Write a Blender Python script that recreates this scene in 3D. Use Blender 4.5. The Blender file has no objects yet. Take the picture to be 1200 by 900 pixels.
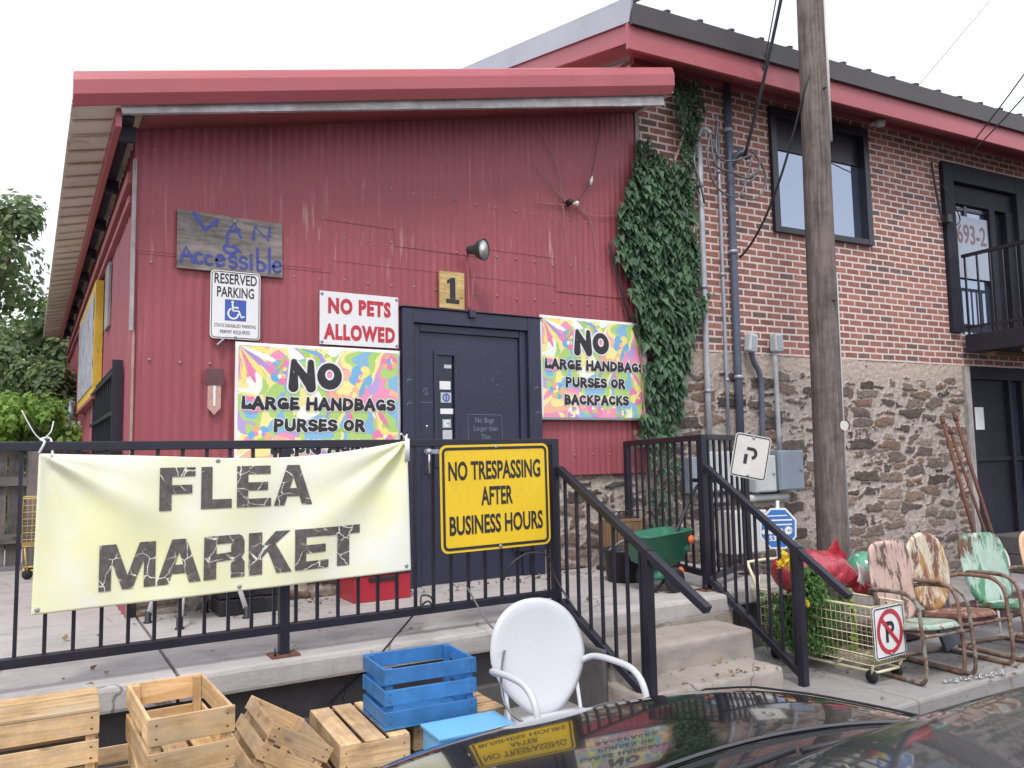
import bpy, bmesh, math, random
from mathutils import Vector, Matrix, noise as mn
random.seed(7)
R = math.radians
PI = math.pi
scene = bpy.context.scene
C = scene.collection

# ------------------------------------------------------------------ camera
W, H = 1200.0, 900.0
_c = Vector((600.0, 450.0))
_v1, _v2 = Vector((32.0, 544.0)), Vector((2150.0, 505.0))
FPX = math.sqrt(-((_v1 - _c).dot(_v2 - _c)))
def _cv(p): return Vector((p[0] - _c.x, -(p[1] - _c.y), -FPX))
_V = _cv(_v1).normalized(); _U = _cv(_v2).normalized(); _Z = _U.cross(_V)
CAM = Vector((0, 0, 1.55))
RC = Matrix((_U, _V, _Z))
cam_d = bpy.data.cameras.new('camera')
cam = bpy.data.objects.new('camera', cam_d); C.objects.link(cam)
cam.matrix_world = Matrix.Translation(CAM) @ RC.to_4x4()
cam_d.sensor_fit = 'HORIZONTAL'; cam_d.sensor_width = 36.0
cam_d.lens = 36.0 * FPX / W
cam_d.clip_start = 0.05; cam_d.clip_end = 2000
scene.camera = cam

# ------------------------------------------------------------------ world, sun, exposure
SUN_EL, SUN_AZ = 56.0, 215.0     # azimuth measured from +Y clockwise
world = bpy.data.worlds.new('World'); scene.world = world; world.use_nodes = True
nt = world.node_tree; nt.nodes.clear()
sky = nt.nodes.new('ShaderNodeTexSky'); sky.sky_type = 'NISHITA'; sky.sun_disc = False
sky.sun_elevation = R(SUN_EL); sky.sun_rotation = R(SUN_AZ)
sky.air_density = 1.0; sky.dust_density = 4.0; sky.ozone_density = 1.0
cl = nt.nodes.new('ShaderNodeTexNoise'); cl.inputs['Scale'].default_value = 2.2; cl.inputs['Detail'].default_value = 5
crr = nt.nodes.new('ShaderNodeValToRGB')
crr.color_ramp.elements[0].position = .3; crr.color_ramp.elements[0].color = (7.6, 7.9, 8.9, 1)
crr.color_ramp.elements[1].position = .7; crr.color_ramp.elements[1].color = (10.9, 11.1, 12.0, 1)
wmix = nt.nodes.new('ShaderNodeMixRGB'); wmix.inputs[0].default_value = 0.85
tcw = nt.nodes.new('ShaderNodeTexCoord')
bg = nt.nodes.new('ShaderNodeBackground'); bg.inputs['Strength'].default_value = 0.10
wo = nt.nodes.new('ShaderNodeOutputWorld')
nt.links.new(tcw.outputs['Generated'], cl.inputs['Vector'])
nt.links.new(cl.outputs['Fac'], crr.inputs[0])
nt.links.new(sky.outputs[0], wmix.inputs[1]); nt.links.new(crr.outputs[0], wmix.inputs[2])
nt.links.new(wmix.outputs[0], bg.inputs['Color']); nt.links.new(bg.outputs[0], wo.inputs['Surface'])
sd = bpy.data.lights.new('sun', 'SUN'); sd.energy = 1.3; sd.angle = R(14); sd.color = (1.0, .95, .88)
sun = bpy.data.objects.new('sun', sd); C.objects.link(sun)
_az, _el = R(SUN_AZ), R(SUN_EL)
_sdir = Vector((math.sin(_az) * math.cos(_el), math.cos(_az) * math.cos(_el), math.sin(_el)))
sun.rotation_euler = _sdir.to_track_quat('Z', 'Y').to_euler()
vs = scene.view_settings
vs.view_transform = 'Standard'; vs.look = 'None'; vs.gamma = 1.0; vs.use_curve_mapping = False
vs.exposure = 0.70

# ------------------------------------------------------------------ helpers: photo ray on a real plane
def ray(x, y):
    return RC @ (_cv((x, y)) / FPX)
def pY(x, y, Y):
    d = ray(x, y); return CAM + d * ((Y - CAM.y) / d.y)
def pX(x, y, X):
    d = ray(x, y); return CAM + d * ((X - CAM.x) / d.x)
def pZ(x, y, Z):
    d = ray(x, y); return CAM + d * ((Z - CAM.z) / d.z)

class MB:
    """collects shapes; build() links them as ONE mesh object"""
    def __init__(s): s.v = []; s.f = []; s.mi = []; s.t = []; s.sm = []; s.g = []
    def add(s, verts, faces, mi=0, tint=None, smooth=False, g=None):
        n = len(s.v)
        t = random.random() if tint is None else tint
        s.v += [Vector(p) for p in verts]
        if g is None: s.g += [Vector(p) for p in verts]
        else: s.g += g
        for f in faces:
            s.f.append([n + i for i in f]); s.mi.append(mi); s.t.append(t); s.sm.append(smooth)
        return s
    def boxm(s, M, size, mi=0, tint=None):
        hx, hy, hz = [k / 2 for k in size]
        vs_ = [Vector((x, y, z)) for x in (-hx, hx) for y in (-hy, hy) for z in (-hz, hz)]
        order = sorted(range(3), key=lambda k: -size[k])
        off = Vector((random.uniform(0, 40), random.uniform(0, 40), random.uniform(0, 40)))
        g = [Vector((p[order[0]], p[order[1]], p[order[2]])) + off for p in vs_]
        s.add([M @ p for p in vs_], [(0, 1, 3, 2), (4, 6, 7, 5), (0, 4, 5, 1), (2, 3, 7, 6), (0, 2, 6, 4), (1, 5, 7, 3)], mi, tint, False, g)
        return s
    def box(s, x0, x1, y0, y1, z0, z1, mi=0, tint=None, rot=None):
        M = Matrix.Translation(((x0 + x1) / 2, (y0 + y1) / 2, (z0 + z1) / 2))
        if rot is not None: M = M @ rot
        return s.boxm(M, (abs(x1 - x0), abs(y1 - y0), abs(z1 - z0)), mi, tint)
    def bar(s, p, q, w, h, up=(0, 0, 1), mi=0, tint=None):
        p, q = Vector(p), Vector(q); d = q - p; L = d.length; d.normalize()
        u = Vector(up); x = u.cross(d)
        if x.length < 1e-4: x = Vector((1, 0, 0)).cross(d)
        x.normalize(); z = d.cross(x)
        M = Matrix.Translation((p + q) / 2) @ Matrix((x, d, z)).transposed().to_4x4()
        return s.boxm(M, (w, L, h), mi, tint)
    def tube(s, pts, r, n=8, mi=0, tint=None, caps=True, closed=False):
        pts = [Vector(p) for p in pts]; rr = r if isinstance(r, (list, tuple)) else [r] * len(pts)
        m = len(pts); d0 = (pts[1] - pts[0]).normalized()
        a = Vector((0, 0, 1)) if abs(d0.z) < .9 else Vector((1, 0, 0))
        x = (a - d0 * a.dot(d0)).normalized()
        vs_ = []; fs = []
        for i, p in enumerate(pts):
            if closed: d = (pts[(i + 1) % m] - pts[i - 1]).normalized()
            elif i == 0: d = d0
            elif i == m - 1: d = (pts[i] - pts[i - 1]).normalized()
            else: d = (pts[i + 1] - pts[i - 1]).normalized()
            x = (x - d * x.dot(d)).normalized(); y = d.cross(x)
            for k in range(n):
                an = 2 * PI * k / n
                vs_.append(p + (x * math.cos(an) + y * math.sin(an)) * rr[i])
        rings = m if closed else m - 1
        for i in range(rings):
            j = (i + 1) % m
            for k in range(n):
                k2 = (k + 1) % n
                fs.append((i * n + k, i * n + k2, j * n + k2, j * n + k))
        if caps and not closed:
            fs.append(tuple(range(n - 1, -1, -1))); fs.append(tuple((m - 1) * n + k for k in range(n)))
        return s.add(vs_, fs, mi, tint, True)
    def lathe(s, prof, n=16, M=Matrix(), mi=0, tint=None, smooth=True):
        vs_ = []; fs = []
        for r, z in prof:
            for k in range(n):
                a = 2 * PI * k / n; vs_.append(M @ Vector((r * math.cos(a), r * math.sin(a), z)))
        for i in range(len(prof) - 1):
            for k in range(n):
                k2 = (k + 1) % n
                fs.append((i * n + k, i * n + k2, (i + 1) * n + k2, (i + 1) * n + k))
        if prof[0][0] > 1e-3: fs.append(tuple(range(n - 1, -1, -1)))
        if prof[-1][0] > 1e-3: fs.append(tuple((len(prof) - 1) * n + k for k in range(n)))
        return s.add(vs_, fs, mi, tint, smooth)
    def prism(s, poly, z0, z1, M=Matrix(), mi=0, tint=None):
        n = len(poly)
        vs_ = [M @ Vector((x, y, z0)) for x, y in poly] + [M @ Vector((x, y, z1)) for x, y in poly]
        fs = [tuple(range(n - 1, -1, -1)), tuple(range(n, 2 * n))] + [(i, (i + 1) % n, n + (i + 1) % n, n + i) for i in range(n)]
        return s.add(vs_, fs, mi, tint)
    def grid(s, nu, nv, fn, mi=0, tint=None, smooth=True):
        vs_ = [fn(i / nu, j / nv) for j in range(nv + 1) for i in range(nu + 1)]
        fs = [(j * (nu + 1) + i, j * (nu + 1) + i + 1, (j + 1) * (nu + 1) + i + 1, (j + 1) * (nu + 1) + i) for j in range(nv) for i in range(nu)]
        return s.add(vs_, fs, mi, tint, smooth)
    def build(s, name, mats, parent=None, local=False, bevel=0, solid=0, sub=0, loc=None, segs=2):
        me = bpy.data.meshes.new(name)
        inv = Matrix()
        if loc is not None and not local: inv = Matrix.Translation(loc).inverted()
        if parent is not None and not local and loc is None: inv = MW[parent.name].inverted()
        me.from_pydata([inv @ p for p in s.v], [], s.f)
        if not isinstance(mats, (list, tuple)): mats = [mats]
        for m in mats: me.materials.append(m)
        me.polygons.foreach_set('material_index', s.mi)
        me.polygons.foreach_set('use_smooth', s.sm)
        a = me.attributes.new('tint', 'FLOAT', 'FACE'); a.data.foreach_set('value', s.t)
        a = me.attributes.new('gco', 'FLOAT_VECTOR', 'POINT')
        a.data.foreach_set('vector', [k for p in s.g for k in p])
        me.update()
        o = bpy.data.objects.new(name, me); C.objects.link(o)
        if parent is not None:
            o.parent = parent
            MW[o.name] = MW[parent.name].copy()
        else: MW[o.name] = Matrix()
        if loc is not None:
            o.location = loc
            MW[o.name] = MW[o.name] @ Matrix.Translation(loc)
        if solid:
            m = o.modifiers.new('solid', 'SOLIDIFY'); m.thickness = solid; m.offset = 0
        if sub:
            m = o.modifiers.new('sub', 'SUBSURF'); m.levels = sub; m.render_levels = sub
        if bevel:
            m = o.modifiers.new('bevel', 'BEVEL'); m.width = bevel; m.segments = segs; m.limit_method = 'ANGLE'; m.angle_limit = R(35)
        return o
MW = {}
def tag(o, label=None, cat=None, group=None, kind=None):
    if label: o['label'] = label
    if cat: o['category'] = cat
    if group: o['group'] = group
    if kind: o['kind'] = kind
    return o
def thing(name, label, cat, loc=(0, 0, 0), rz=0, group=None, rot=None):
    o = bpy.data.objects.new(name, None); C.objects.link(o)
    o.empty_display_size = .1
    o.location = loc
    o.rotation_euler = rot if rot is not None else (0, 0, rz)
    MW[o.name] = Matrix.Translation(loc) @ o.rotation_euler.to_matrix().to_4x4()
    return tag(o, label, cat, group)
def copy_tree(o, parent=None):
    c = o.copy(); C.objects.link(c); c.parent = parent
    for ch in list(o.children): copy_tree(ch, c)
    return c
def spline(pts, n=6, closed=False):
    pts = [Vector(p) for p in pts]; out = []
    m = len(pts)
    for i in range(m if closed else m - 1):
        g = (lambda k: pts[k % m]) if closed else (lambda k: pts[max(0, min(m - 1, k))])
        p0, p1, p2, p3 = g(i - 1), g(i), g(i + 1), g(i + 2)
        for k in range(n):
            t = k / n
            out.append(.5 * ((2 * p1) + (p2 - p0) * t + (2 * p0 - 5 * p1 + 4 * p2 - p3) * t * t + (3 * p1 - p0 - 3 * p2 + p3) * t ** 3))
    if not closed: out.append(pts[-1])
    return out

# ------------------------------------------------------------------ materials
class NT:
    def __init__(s, name):
        s.m = bpy.data.materials.new(name); s.m.use_nodes = True; s.t = s.m.node_tree
        s.b = s.t.nodes['Principled BSDF']; s.out = s.t.nodes['Material Output']
    def n(s, typ, **kw):
        k = s.t.nodes.new('ShaderNode' + typ)
        for a, v in kw.items(): setattr(k, a, v)
        return k
    def l(s, a, b): s.t.links.new(a, b)
    def put(s, sock, v):
        if hasattr(v, 'is_output') or isinstance(v, bpy.types.NodeSocket): s.l(v, sock)
        else: sock.default_value = v
    def math(s, op, a, b=0.0, clamp=False):
        k = s.n('Math', operation=op, use_clamp=clamp); s.put(k.inputs[0], a); s.put(k.inputs[1], b); return k.outputs[0]
    def coord(s, kind='Object', scale=(1, 1, 1)):
        if kind == 'gco':
            a = s.n('Attribute', attribute_name='gco'); o = a.outputs['Vector']
        else: o = s.n('TexCoord').outputs[kind]
        mp = s.n('Mapping'); mp.inputs['Scale'].default_value = scale; s.l(o, mp.inputs['Vector']); return mp.outputs[0]
    def noise(s, vec, scale=5, detail=4, rough=.55, dist=0):
        k = s.n('TexNoise'); s.l(vec, k.inputs['Vector']); k.inputs['Scale'].default_value = scale
        k.inputs['Detail'].default_value = detail; k.inputs['Roughness'].default_value = rough; k.inputs['Distortion'].default_value = dist
        return k.outputs['Fac']
    def ramp(s, fac, stops, const=False):
        k = s.n('ValToRGB'); r = k.color_ramp
        if const: r.interpolation = 'CONSTANT'
        while len(r.elements) < len(stops): r.elements.new(.5)
        for e, (p, c) in zip(r.elements, stops):
            e.position = p; e.color = (c, c, c, 1) if not isinstance(c, (tuple, list)) else (c[0], c[1], c[2], 1)
        s.put(k.inputs[0], fac); return k.outputs[0]
    def mix(s, fac, a, b, typ='MIX'):
        k = s.n('MixRGB', blend_type=typ); s.put(k.inputs[0], fac)
        for i, v in ((1, a), (2, b)):
            if isinstance(v, (tuple, list)): k.inputs[i].default_value = (v[0], v[1], v[2], 1)
            else: s.l(v, k.inputs[i])
        return k.outputs[0]
    def bump(s, h, strength=.3, dist=.01):
        k = s.n('Bump'); k.inputs['Strength'].default_value = strength; k.inputs['Distance'].default_value = dist
        s.l(h, k.inputs['Height']); s.l(k.outputs[0], s.b.inputs['Normal'])
    def fin(s, col=None, rough=None, metal=None, spec=None, coat=None):
        if col is not None:
            if isinstance(col, (tuple, list)): s.b.inputs['Base Color'].default_value = (*col[:3], 1)
            else: s.l(col, s.b.inputs['Base Color'])
        if rough is not None: s.put(s.b.inputs['Roughness'], rough)
        if metal is not None: s.put(s.b.inputs['Metallic'], metal)
        if spec is not None: s.b.inputs['Specular IOR Level'].default_value = spec
        if coat is not None: s.b.inputs['Coat Weight'].default_value = coat; s.b.inputs['Coat Roughness'].default_value = .03
        return s.m

def paint(name, col, rough=.5, metal=0, var=.25, scale=3, rust=None, thr=(.6, .66), rscale=6, bump=.1, bscale=60, spec=.5, stretch=(1, 1, 1), tint=0, coat=None, dirt=.0):
    """paint/metal/plastic with mottling, optional rust or bare spots"""
    m = NT(name); v = m.coord('Object', stretch)
    c = m.mix(1, col, m.ramp(m.noise(v, scale, 5, .6), [(.25, 1 - var), (.75, 1 + var)]), 'MULTIPLY')
    if tint:
        a = m.n('Attribute', attribute_name='tint').outputs['Fac']
        c = m.mix(1, c, m.ramp(a, [(0, 1 - tint), (1, 1 + tint)]), 'MULTIPLY')
    if dirt:
        c = m.mix(m.ramp(m.noise(v, scale * 2.3, 6, .7), [(.5, 0), (.8, dirt)]), c, (.12, .10, .09))
    rg = rough
    if rust is not None:
        f = m.ramp(m.noise(v, rscale, 7, .68, .4), [(thr[0], 0), (thr[1], 1)])
        rc = m.mix(m.noise(v, rscale * 4, 3), rust, tuple(k * 1.6 for k in rust))
        c = m.mix(f, c, rc)
        rg = m.math('MAXIMUM', m.math('MULTIPLY', f, .85), rough)
    if bump: m.bump(m.noise(v, bscale, 4), bump, .004)
    return m.fin(c, rg, metal, spec, coat)

def wood(name, col, col2, rough=.75, tint=.25, gs=(1.6, 26, 26), knots=True, bump=.25, weather=None):
    m = NT(name); v = m.coord('gco', gs)
    g = m.noise(v, 1.6, 6, .6, .6)
    c = m.ramp(g, [(.3, col2), (.62, col)])
    a = m.n('Attribute', attribute_name='tint').outputs['Fac']
    c = m.mix(1, c, m.ramp(a, [(0, 1 - tint), (1, 1 + tint)]), 'MULTIPLY')
    ov = m.coord('Object')
    c = m.mix(1, c, m.ramp(m.noise(ov, 4.5, 6, .7), [(.34, .62), (.58, 1.06)]), 'MULTIPLY')
    if knots:
        kv = m.coord('gco', (5, 11, 11))
        vo = m.n('TexVoronoi'); m.l(kv, vo.inputs['Vector']); vo.inputs['Scale'].default_value = 1.0
        c = m.mix(m.ramp(vo.outputs['Distance'], [(.08, .8), (.17, 0)]), c, tuple(k * .45 for k in col2))
    if weather is not None:
        v2 = m.coord('gco', (3, 6, 6))
        c = m.mix(m.ramp(m.noise(v2, 1.2, 5, .7), [(.45, 0), (.7, .85)]), c, weather)
    m.bump(g, bump, .003)
    return m.fin(c, rough, 0, .3)

# painted corrugated steel with fading, runs and scratches
def red_steel():
    m = NT('red_painted_steel'); v = m.coord('Object')
    big = m.noise(v, .9, 4, .6)
    c = m.ramp(big, [(.3, (.27, .062, .076)), (.7, (.35, .088, .105))])
    runs = m.noise(m.coord('Object', (16, 16, .9)), 1.0, 5, .65)
    c = m.mix(m.ramp(runs, [(.45, 0), (.78, .35)]), c, (.23, .058, .075))
    c = m.mix(m.ramp(m.noise(m.coord('Object', (30, 30, 1.1)), 1.0, 3, .5), [(.62, 0), (.72, .55)]), c, (.42, .17, .17))
    pale = m.math('MULTIPLY', m.ramp(m.noise(m.coord('Object', (22, 22, 2.2)), 1.0, 4, .6), [(.58, 0), (.72, .75)]), m.ramp(m.noise(v, .8, 2), [(.5, 0), (.64, 1)]))
    c = m.mix(pale, c, (.55, .36, .34))
    nick = m.ramp(m.noise(v, 34, 2, .5), [(.78, 0), (.82, .8)])
    c = m.mix(nick, c, (.6, .5, .5))
    m.bump(m.noise(v, 7, 5, .6), .18, .01)
    return m.fin(c, m.ramp(big, [(.3, .45), (.7, .62)]), 0, .4)
def brick_mat():
    m = NT('old_brick'); tc = m.n('TexCoord').outputs['Object']
    sx = m.n('SeparateXYZ'); m.l(tc, sx.inputs[0])
    wv = m.noise(tc, 1.3, 3); wz = m.math('ADD', sx.outputs['Z'], m.math('MULTIPLY', m.math('SUBTRACT', wv, .5), .02))
    wn = m.noise(tc, 16, 2); wx = m.math('ADD', sx.outputs['X'], m.math('MULTIPLY', m.math('SUBTRACT', wn, .5), .012))
    wz = m.math('ADD', wz, m.math('MULTIPLY', m.math('SUBTRACT', m.noise(tc, 21, 2), .5), .012))
    cb = m.n('CombineXYZ'); m.l(wx, cb.inputs[0]); m.l(wz, cb.inputs[1])
    BW, BH = .215, .0765
    br = m.n('TexBrick'); m.l(cb.outputs[0], br.inputs['Vector'])
    br.offset = .5; br.offset_frequency = 2; br.squash = 1; br.squash_frequency = 2
    for k, v in (('Scale', 1), ('Mortar Size', .0125), ('Mortar Smooth', .25), ('Brick Width', BW), ('Row Height', BH)): br.inputs[k].default_value = v
    row = m.math('FLOOR', m.math('DIVIDE', wz, BH))
    odd = m.math('MODULO', row, 2.0)
    off = m.math('MULTIPLY', m.math('SUBTRACT', 1.0, odd), .5)
    bi = m.math('FLOOR', m.math('ADD', m.math('DIVIDE', wx, BW), off))
    cb2 = m.n('CombineXYZ'); m.l(bi, cb2.inputs[0]); m.l(row, cb2.inputs[1])
    wnz = m.n('TexWhiteNoise', noise_dimensions='2D'); m.l(cb2.outputs[0], wnz.inputs['Vector'])
    c = m.ramp(wnz.outputs['Value'], [(0, (.175, .125, .115)), (.07, (.20, .125, .115)), (.14, (.28, .13, .108)), (.5, (.335, .15, .118)), (.8, (.39, .18, .138)), (1, (.31, .14, .115))])
    c = m.mix(1, c, m.ramp(m.noise(tc, 26, 5, .65), [(.25, .75), (.75, 1.25)]), 'MULTIPLY')
    stn = m.ramp(m.noise(m.coord('Object', (7, 7, .55)), 1.0, 5, .7), [(.50, 1.0), (.78, .62)])
    c = m.mix(1, c, stn, 'MULTIPLY')
    c = m.mix(1, c, m.ramp(m.noise(tc, 1.1, 4, .6), [(.3, .78), (.7, 1.15)]), 'MULTIPLY')
    mo = m.mix(m.noise(tc, 9, 5, .7), (.58, .48, .45), (.76, .65, .61))
    fac = m.math('ADD', br.outputs['Fac'], m.ramp(m.noise(tc, 30, 4, .7), [(.62, 0), (.8, .35)]), True)
    c = m.mix(fac, c, mo)
    h = m.math('SUBTRACT', m.math('MULTIPLY', m.noise(tc, 60, 4), .3), br.outputs['Fac'])
    m.bump(h, .7, .012)
    return m.fin(c, .88, 0, .25)
def rubble(x, z, zt=2.6):
    """cell randoms, mortar cover and relief of the rubble wall at (x, z)"""
    wx = x + .055 * mn.fractal(Vector((x * 5, z * 5, 3.1)), 1, 2.0, 4); wz = z + .026 * mn.fractal(Vector((x * 5, z * 5, 8.7)), 1, 2.0, 4)
    row = wz * 8.4
    ds, ps = mn.voronoi(Vector((wx * 2.7, .3, row)), distance_metric='CHEBYCHEV')
    ed = ds[1] - ds[0]; p = ps[0]
    r1 = (math.sin(p.x * 127.1 + p.z * 311.7 + p.y * 74.7) * 43758.5453) % 1.0
    r2 = (math.sin(p.x * 269.5 + p.z * 183.3 + p.y * 246.1) * 23421.631) % 1.0
    n1 = mn.fractal(Vector((x * 3.0, z * 3.0, 20)), .9, 2.0, 6)
    up = (.05 * max(0, min(1, (z - 1.7) / .6)) + .5 * max(0, min(1, (z - 2.36 - .10 * mn.noise(Vector((x * 2.2, 1, 4)))) / .16))) if zt > 2.5 else .02
    cover = .065 + .32 * max(0, n1 + .0) + up + .20 * (r2 > .80)
    e2 = cover + .10 * mn.noise(Vector((x * 22, z * 28, 5))) - ed
    f = max(0.0, min(1.0, e2 / .07 + .5))
    rough = mn.fractal(Vector((x * 16, z * 20, 7)), .8, 2.0, 4)
    d = (1 - f) * (.010 + .016 * r2) + .007 * rough + .012 * mn.noise(Vector((x * 1.3, z * 1.6, 9)))
    return Vector((r1, r2, f)), d
def stone_sheet(mb, x0, x1, z0, z1, nu, nv, y, zt=2.6):
    vs_ = []; gg = []
    for j in range(nv + 1):
        for i in range(nu + 1):
            x = x0 + (x1 - x0) * i / nu; z = z0 + (z1 - z0) * j / nv
            g_, d = rubble(x, z, zt); vs_.append((x, y - d, z)); gg.append(g_)
    mb.add(vs_, [(j * (nu + 1) + i, j * (nu + 1) + i + 1, (j + 1) * (nu + 1) + i + 1, (j + 1) * (nu + 1) + i) for j in range(nv) for i in range(nu)], 0, .5, True, gg)
def stone_mat():
    m = NT('rubble_stone'); v0 = m.coord('Object')
    at = m.n('Attribute', attribute_name='gco'); sp = m.n('SeparateXYZ'); m.l(at.outputs['Vector'], sp.inputs[0])
    st = m.ramp(sp.outputs[0], [(0, (.080, .066, .060)), (.3, (.14, .112, .097)), (.55, (.20, .16, .135)), (.8, (.21, .135, .105)), (1, (.30, .25, .21))])
    st = m.mix(1, st, m.ramp(m.noise(v0, 20, 6, .75), [(.25, .5), (.75, 1.55)]), 'MULTIPLY')
    mo = m.mix(m.ramp(m.noise(v0, 15, 7, .75), [(.3, 0), (.7, 1)]), (.26, .215, .19), (.58, .51, .46))
    sz = m.n('SeparateXYZ'); m.l(v0, sz.inputs[0])
    mo = m.mix(m.ramp(m.math('DIVIDE', sz.outputs['Z'], 3.0), [(.76, 0), (.84, .6)]), mo, (.56, .45, .37))
    f = m.math('ADD', sp.outputs[2], m.math('MULTIPLY', m.math('SUBTRACT', m.noise(v0, 60, 3), .5), .5), True)
    c = m.mix(m.ramp(f, [(.35, 0), (.65, 1)]), st, mo)
    c = m.mix(m.ramp(m.noise(v0, 13, 6, .78), [(.57, 0), (.75, .65)]), c, (.085, .070, .06))
    c = m.mix(m.ramp(m.noise(v0, 34, 5, .7), [(.63, 0), (.75, .5)]), c, (.55, .48, .43))
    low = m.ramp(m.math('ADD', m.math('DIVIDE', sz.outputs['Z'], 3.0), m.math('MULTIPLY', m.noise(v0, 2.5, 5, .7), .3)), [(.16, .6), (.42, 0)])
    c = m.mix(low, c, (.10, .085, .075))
    m.bump(m.noise(v0, 40, 6, .75), .6, .02)
    return m.fin(c, .92, 0, .2)
def concrete(name, a, b, crack=True, sc=2.0):
    m = NT(name); v = m.coord('Object')
    c = m.mix(m.ramp(m.noise(v, sc, 7, .68), [(.3, 0), (.72, 1)]), a, b)
    c = m.mix(m.ramp(m.noise(v, 60, 3), [(.55, 0), (.85, .45)]), c, tuple(k * .6 for k in a))
    c = m.mix(m.ramp(m.noise(v, 1.1, 5, .7, 1.2), [(.56, 0), (.74, .55)]), c, tuple(k * .5 for k in a))
    nzc = m.n('TexNoise'); m.l(v, nzc.inputs['Vector']); nzc.inputs['Scale'].default_value = 3.5; nzc.inputs['Detail'].default_value = 6
    wvc = m.n('VectorMath', operation='MULTIPLY_ADD'); m.l(nzc.outputs['Color'], wvc.inputs[0]); wvc.inputs[1].default_value = (.35, .35, .35); m.l(v, wvc.inputs[2])
    vcr = m.n('TexVoronoi', feature='DISTANCE_TO_EDGE'); m.l(wvc.outputs[0], vcr.inputs['Vector']); vcr.inputs['Scale'].default_value = 1.1
    c = m.mix(m.math('MULTIPLY', m.ramp(vcr.outputs['Distance'], [(.002, .85), (.007, 0)]), m.ramp(m.noise(v, 1.2, 3), [(.48, 0), (.56, 1)])), c, tuple(k * .3 for k in a))
    spt = m.n('TexVoronoi'); m.l(v, spt.inputs['Vector']); spt.inputs['Scale'].default_value = 7
    c = m.mix(m.ramp(spt.outputs['Distance'], [(.06, .45), (.10, 0)]), c, tuple(k * .45 for k in a))
    st_ = m.ramp(m.noise(m.coord('Object', (1.3, 3.5, 6)), 1.3, 6, .72), [(.50, 0), (.72, .5)])
    c = m.mix(st_, c, tuple(k * .55 for k in a))
    m.bump(m.noise(v, 45, 5, .7), .35, .006)
    return m.fin(c, .9, 0, .25)
def leafmat(name, a, b, tr=.25):
    m = NT(name); at = m.n('Attribute', attribute_name='tint').outputs['Fac']
    c = m.ramp(at, [(0, a), (1, b)])
    m.fin(c, .5, 0, .35)
    t = m.n('BsdfTranslucent'); m.l(m.mix(1, c, (1.25, 1.35, .7), 'MULTIPLY'), t.inputs['Color'])
    mx = m.n('MixShader'); mx.inputs[0].default_value = tr
    m.l(m.b.outputs[0], mx.inputs[1]); m.l(t.outputs[0], mx.inputs[2]); m.l(mx.outputs[0], m.out.inputs[0])
    return m.m
def peel(name, a, b, rust, th1=.5, th2=.6, sc=5, st=(1, 1, .35)):
    """old enamel peeling to an undercoat and rust"""
    m = NT(name); v = m.coord('Object', st)
    f1 = m.ramp(m.noise(v, sc, 8, .7, .5), [(th1 - .02, 0), (th1 + .03, 1)])
    mp = m.n('Mapping'); mp.inputs['Location'].default_value = (7, 3, 2); m.l(v, mp.inputs['Vector'])
    f2 = m.ramp(m.noise(mp.outputs[0], sc * 1.4, 8, .72, .5), [(th2 - .02, 0), (th2 + .04, 1)])
    c = m.mix(f1, a, b)
    c = m.mix(f2, c, m.mix(m.noise(v, 30, 3), rust, tuple(k * 2.0 for k in rust)))
    c = m.mix(1, c, m.ramp(m.noise(v, 14, 5), [(.3, .8), (.7, 1.12)]), 'MULTIPLY')
    m.bump(m.math('SUBTRACT', m.noise(v, 40, 3), f2), .4, .003)
    return m.fin(c, m.ramp(f2, [(0, .45), (1, .85)]), 0, .4)
def glass_mat(name, tintc=(.03, .035, .045), transp=.35, rough=.01, ior=1.9):
    m = NT(name)
    m.fin(tintc, rough, 0, .8); m.b.inputs['IOR'].default_value = ior; m.b.inputs['Specular Tint'].default_value = (.72, .82, 1, 1)
    t = m.n('BsdfTransparent'); t.inputs[0].default_value = (.55, .6, .62, 1)
    mx = m.n('MixShader'); mx.inputs[0].default_value = transp
    m.l(m.b.outputs[0], mx.inputs[1]); m.l(t.outputs[0], mx.inputs[2]); m.l(mx.outputs[0], m.out.inputs[0])
    return m.m
def psychedelic():
    """printed swirl pattern of pastel bands and petals"""
    m = NT('printed_swirls'); v = m.coord('Object', (1, .0, 1))
    nz = m.n('TexNoise'); m.l(v, nz.inputs['Vector']); nz.inputs['Scale'].default_value = 3.2; nz.inputs['Detail'].default_value = 1.5
    wv = m.n('VectorMath', operation='MULTIPLY_ADD'); m.l(nz.outputs['Color'], wv.inputs[0]); wv.inputs[1].default_value = (.42, .0, .42); m.l(v, wv.inputs[2])
    vo = m.n('TexVoronoi'); m.l(wv.outputs[0], vo.inputs['Vector']); vo.inputs['Scale'].default_value = 4.6
    rg = m.math('FRACT', m.math('ADD', m.math('MULTIPLY', vo.outputs['Distance'], 1.9), m.math('MULTIPLY', m.n('SeparateColor').outputs[0], 0)))
    sc = m.n('SeparateColor'); m.l(vo.outputs['Color'], sc.inputs[0])
    idx = m.math('FRACT', m.math('ADD', sc.outputs[0], m.math('MULTIPLY', m.math('FLOOR', m.math('MULTIPLY', vo.outputs['Distance'], 4.6)), .37)))
    G, P, Y, B, Pu, O, Wh = (.36, .60, .10), (.80, .22, .42), (.86, .76, .25), (.16, .42, .66), (.42, .28, .62), (.85, .42, .25), (.86, .88, .80)
    pal = [G, Y, P, G, B, O, Y, Pu, G, P, Wh]
    c = m.ramp(idx, [(i / len(pal), p) for i, p in enumerate(pal)], True)
    c = m.mix(.12, c, (.85, .85, .8))
    return m.fin(c, .45, 0, .4)

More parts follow.
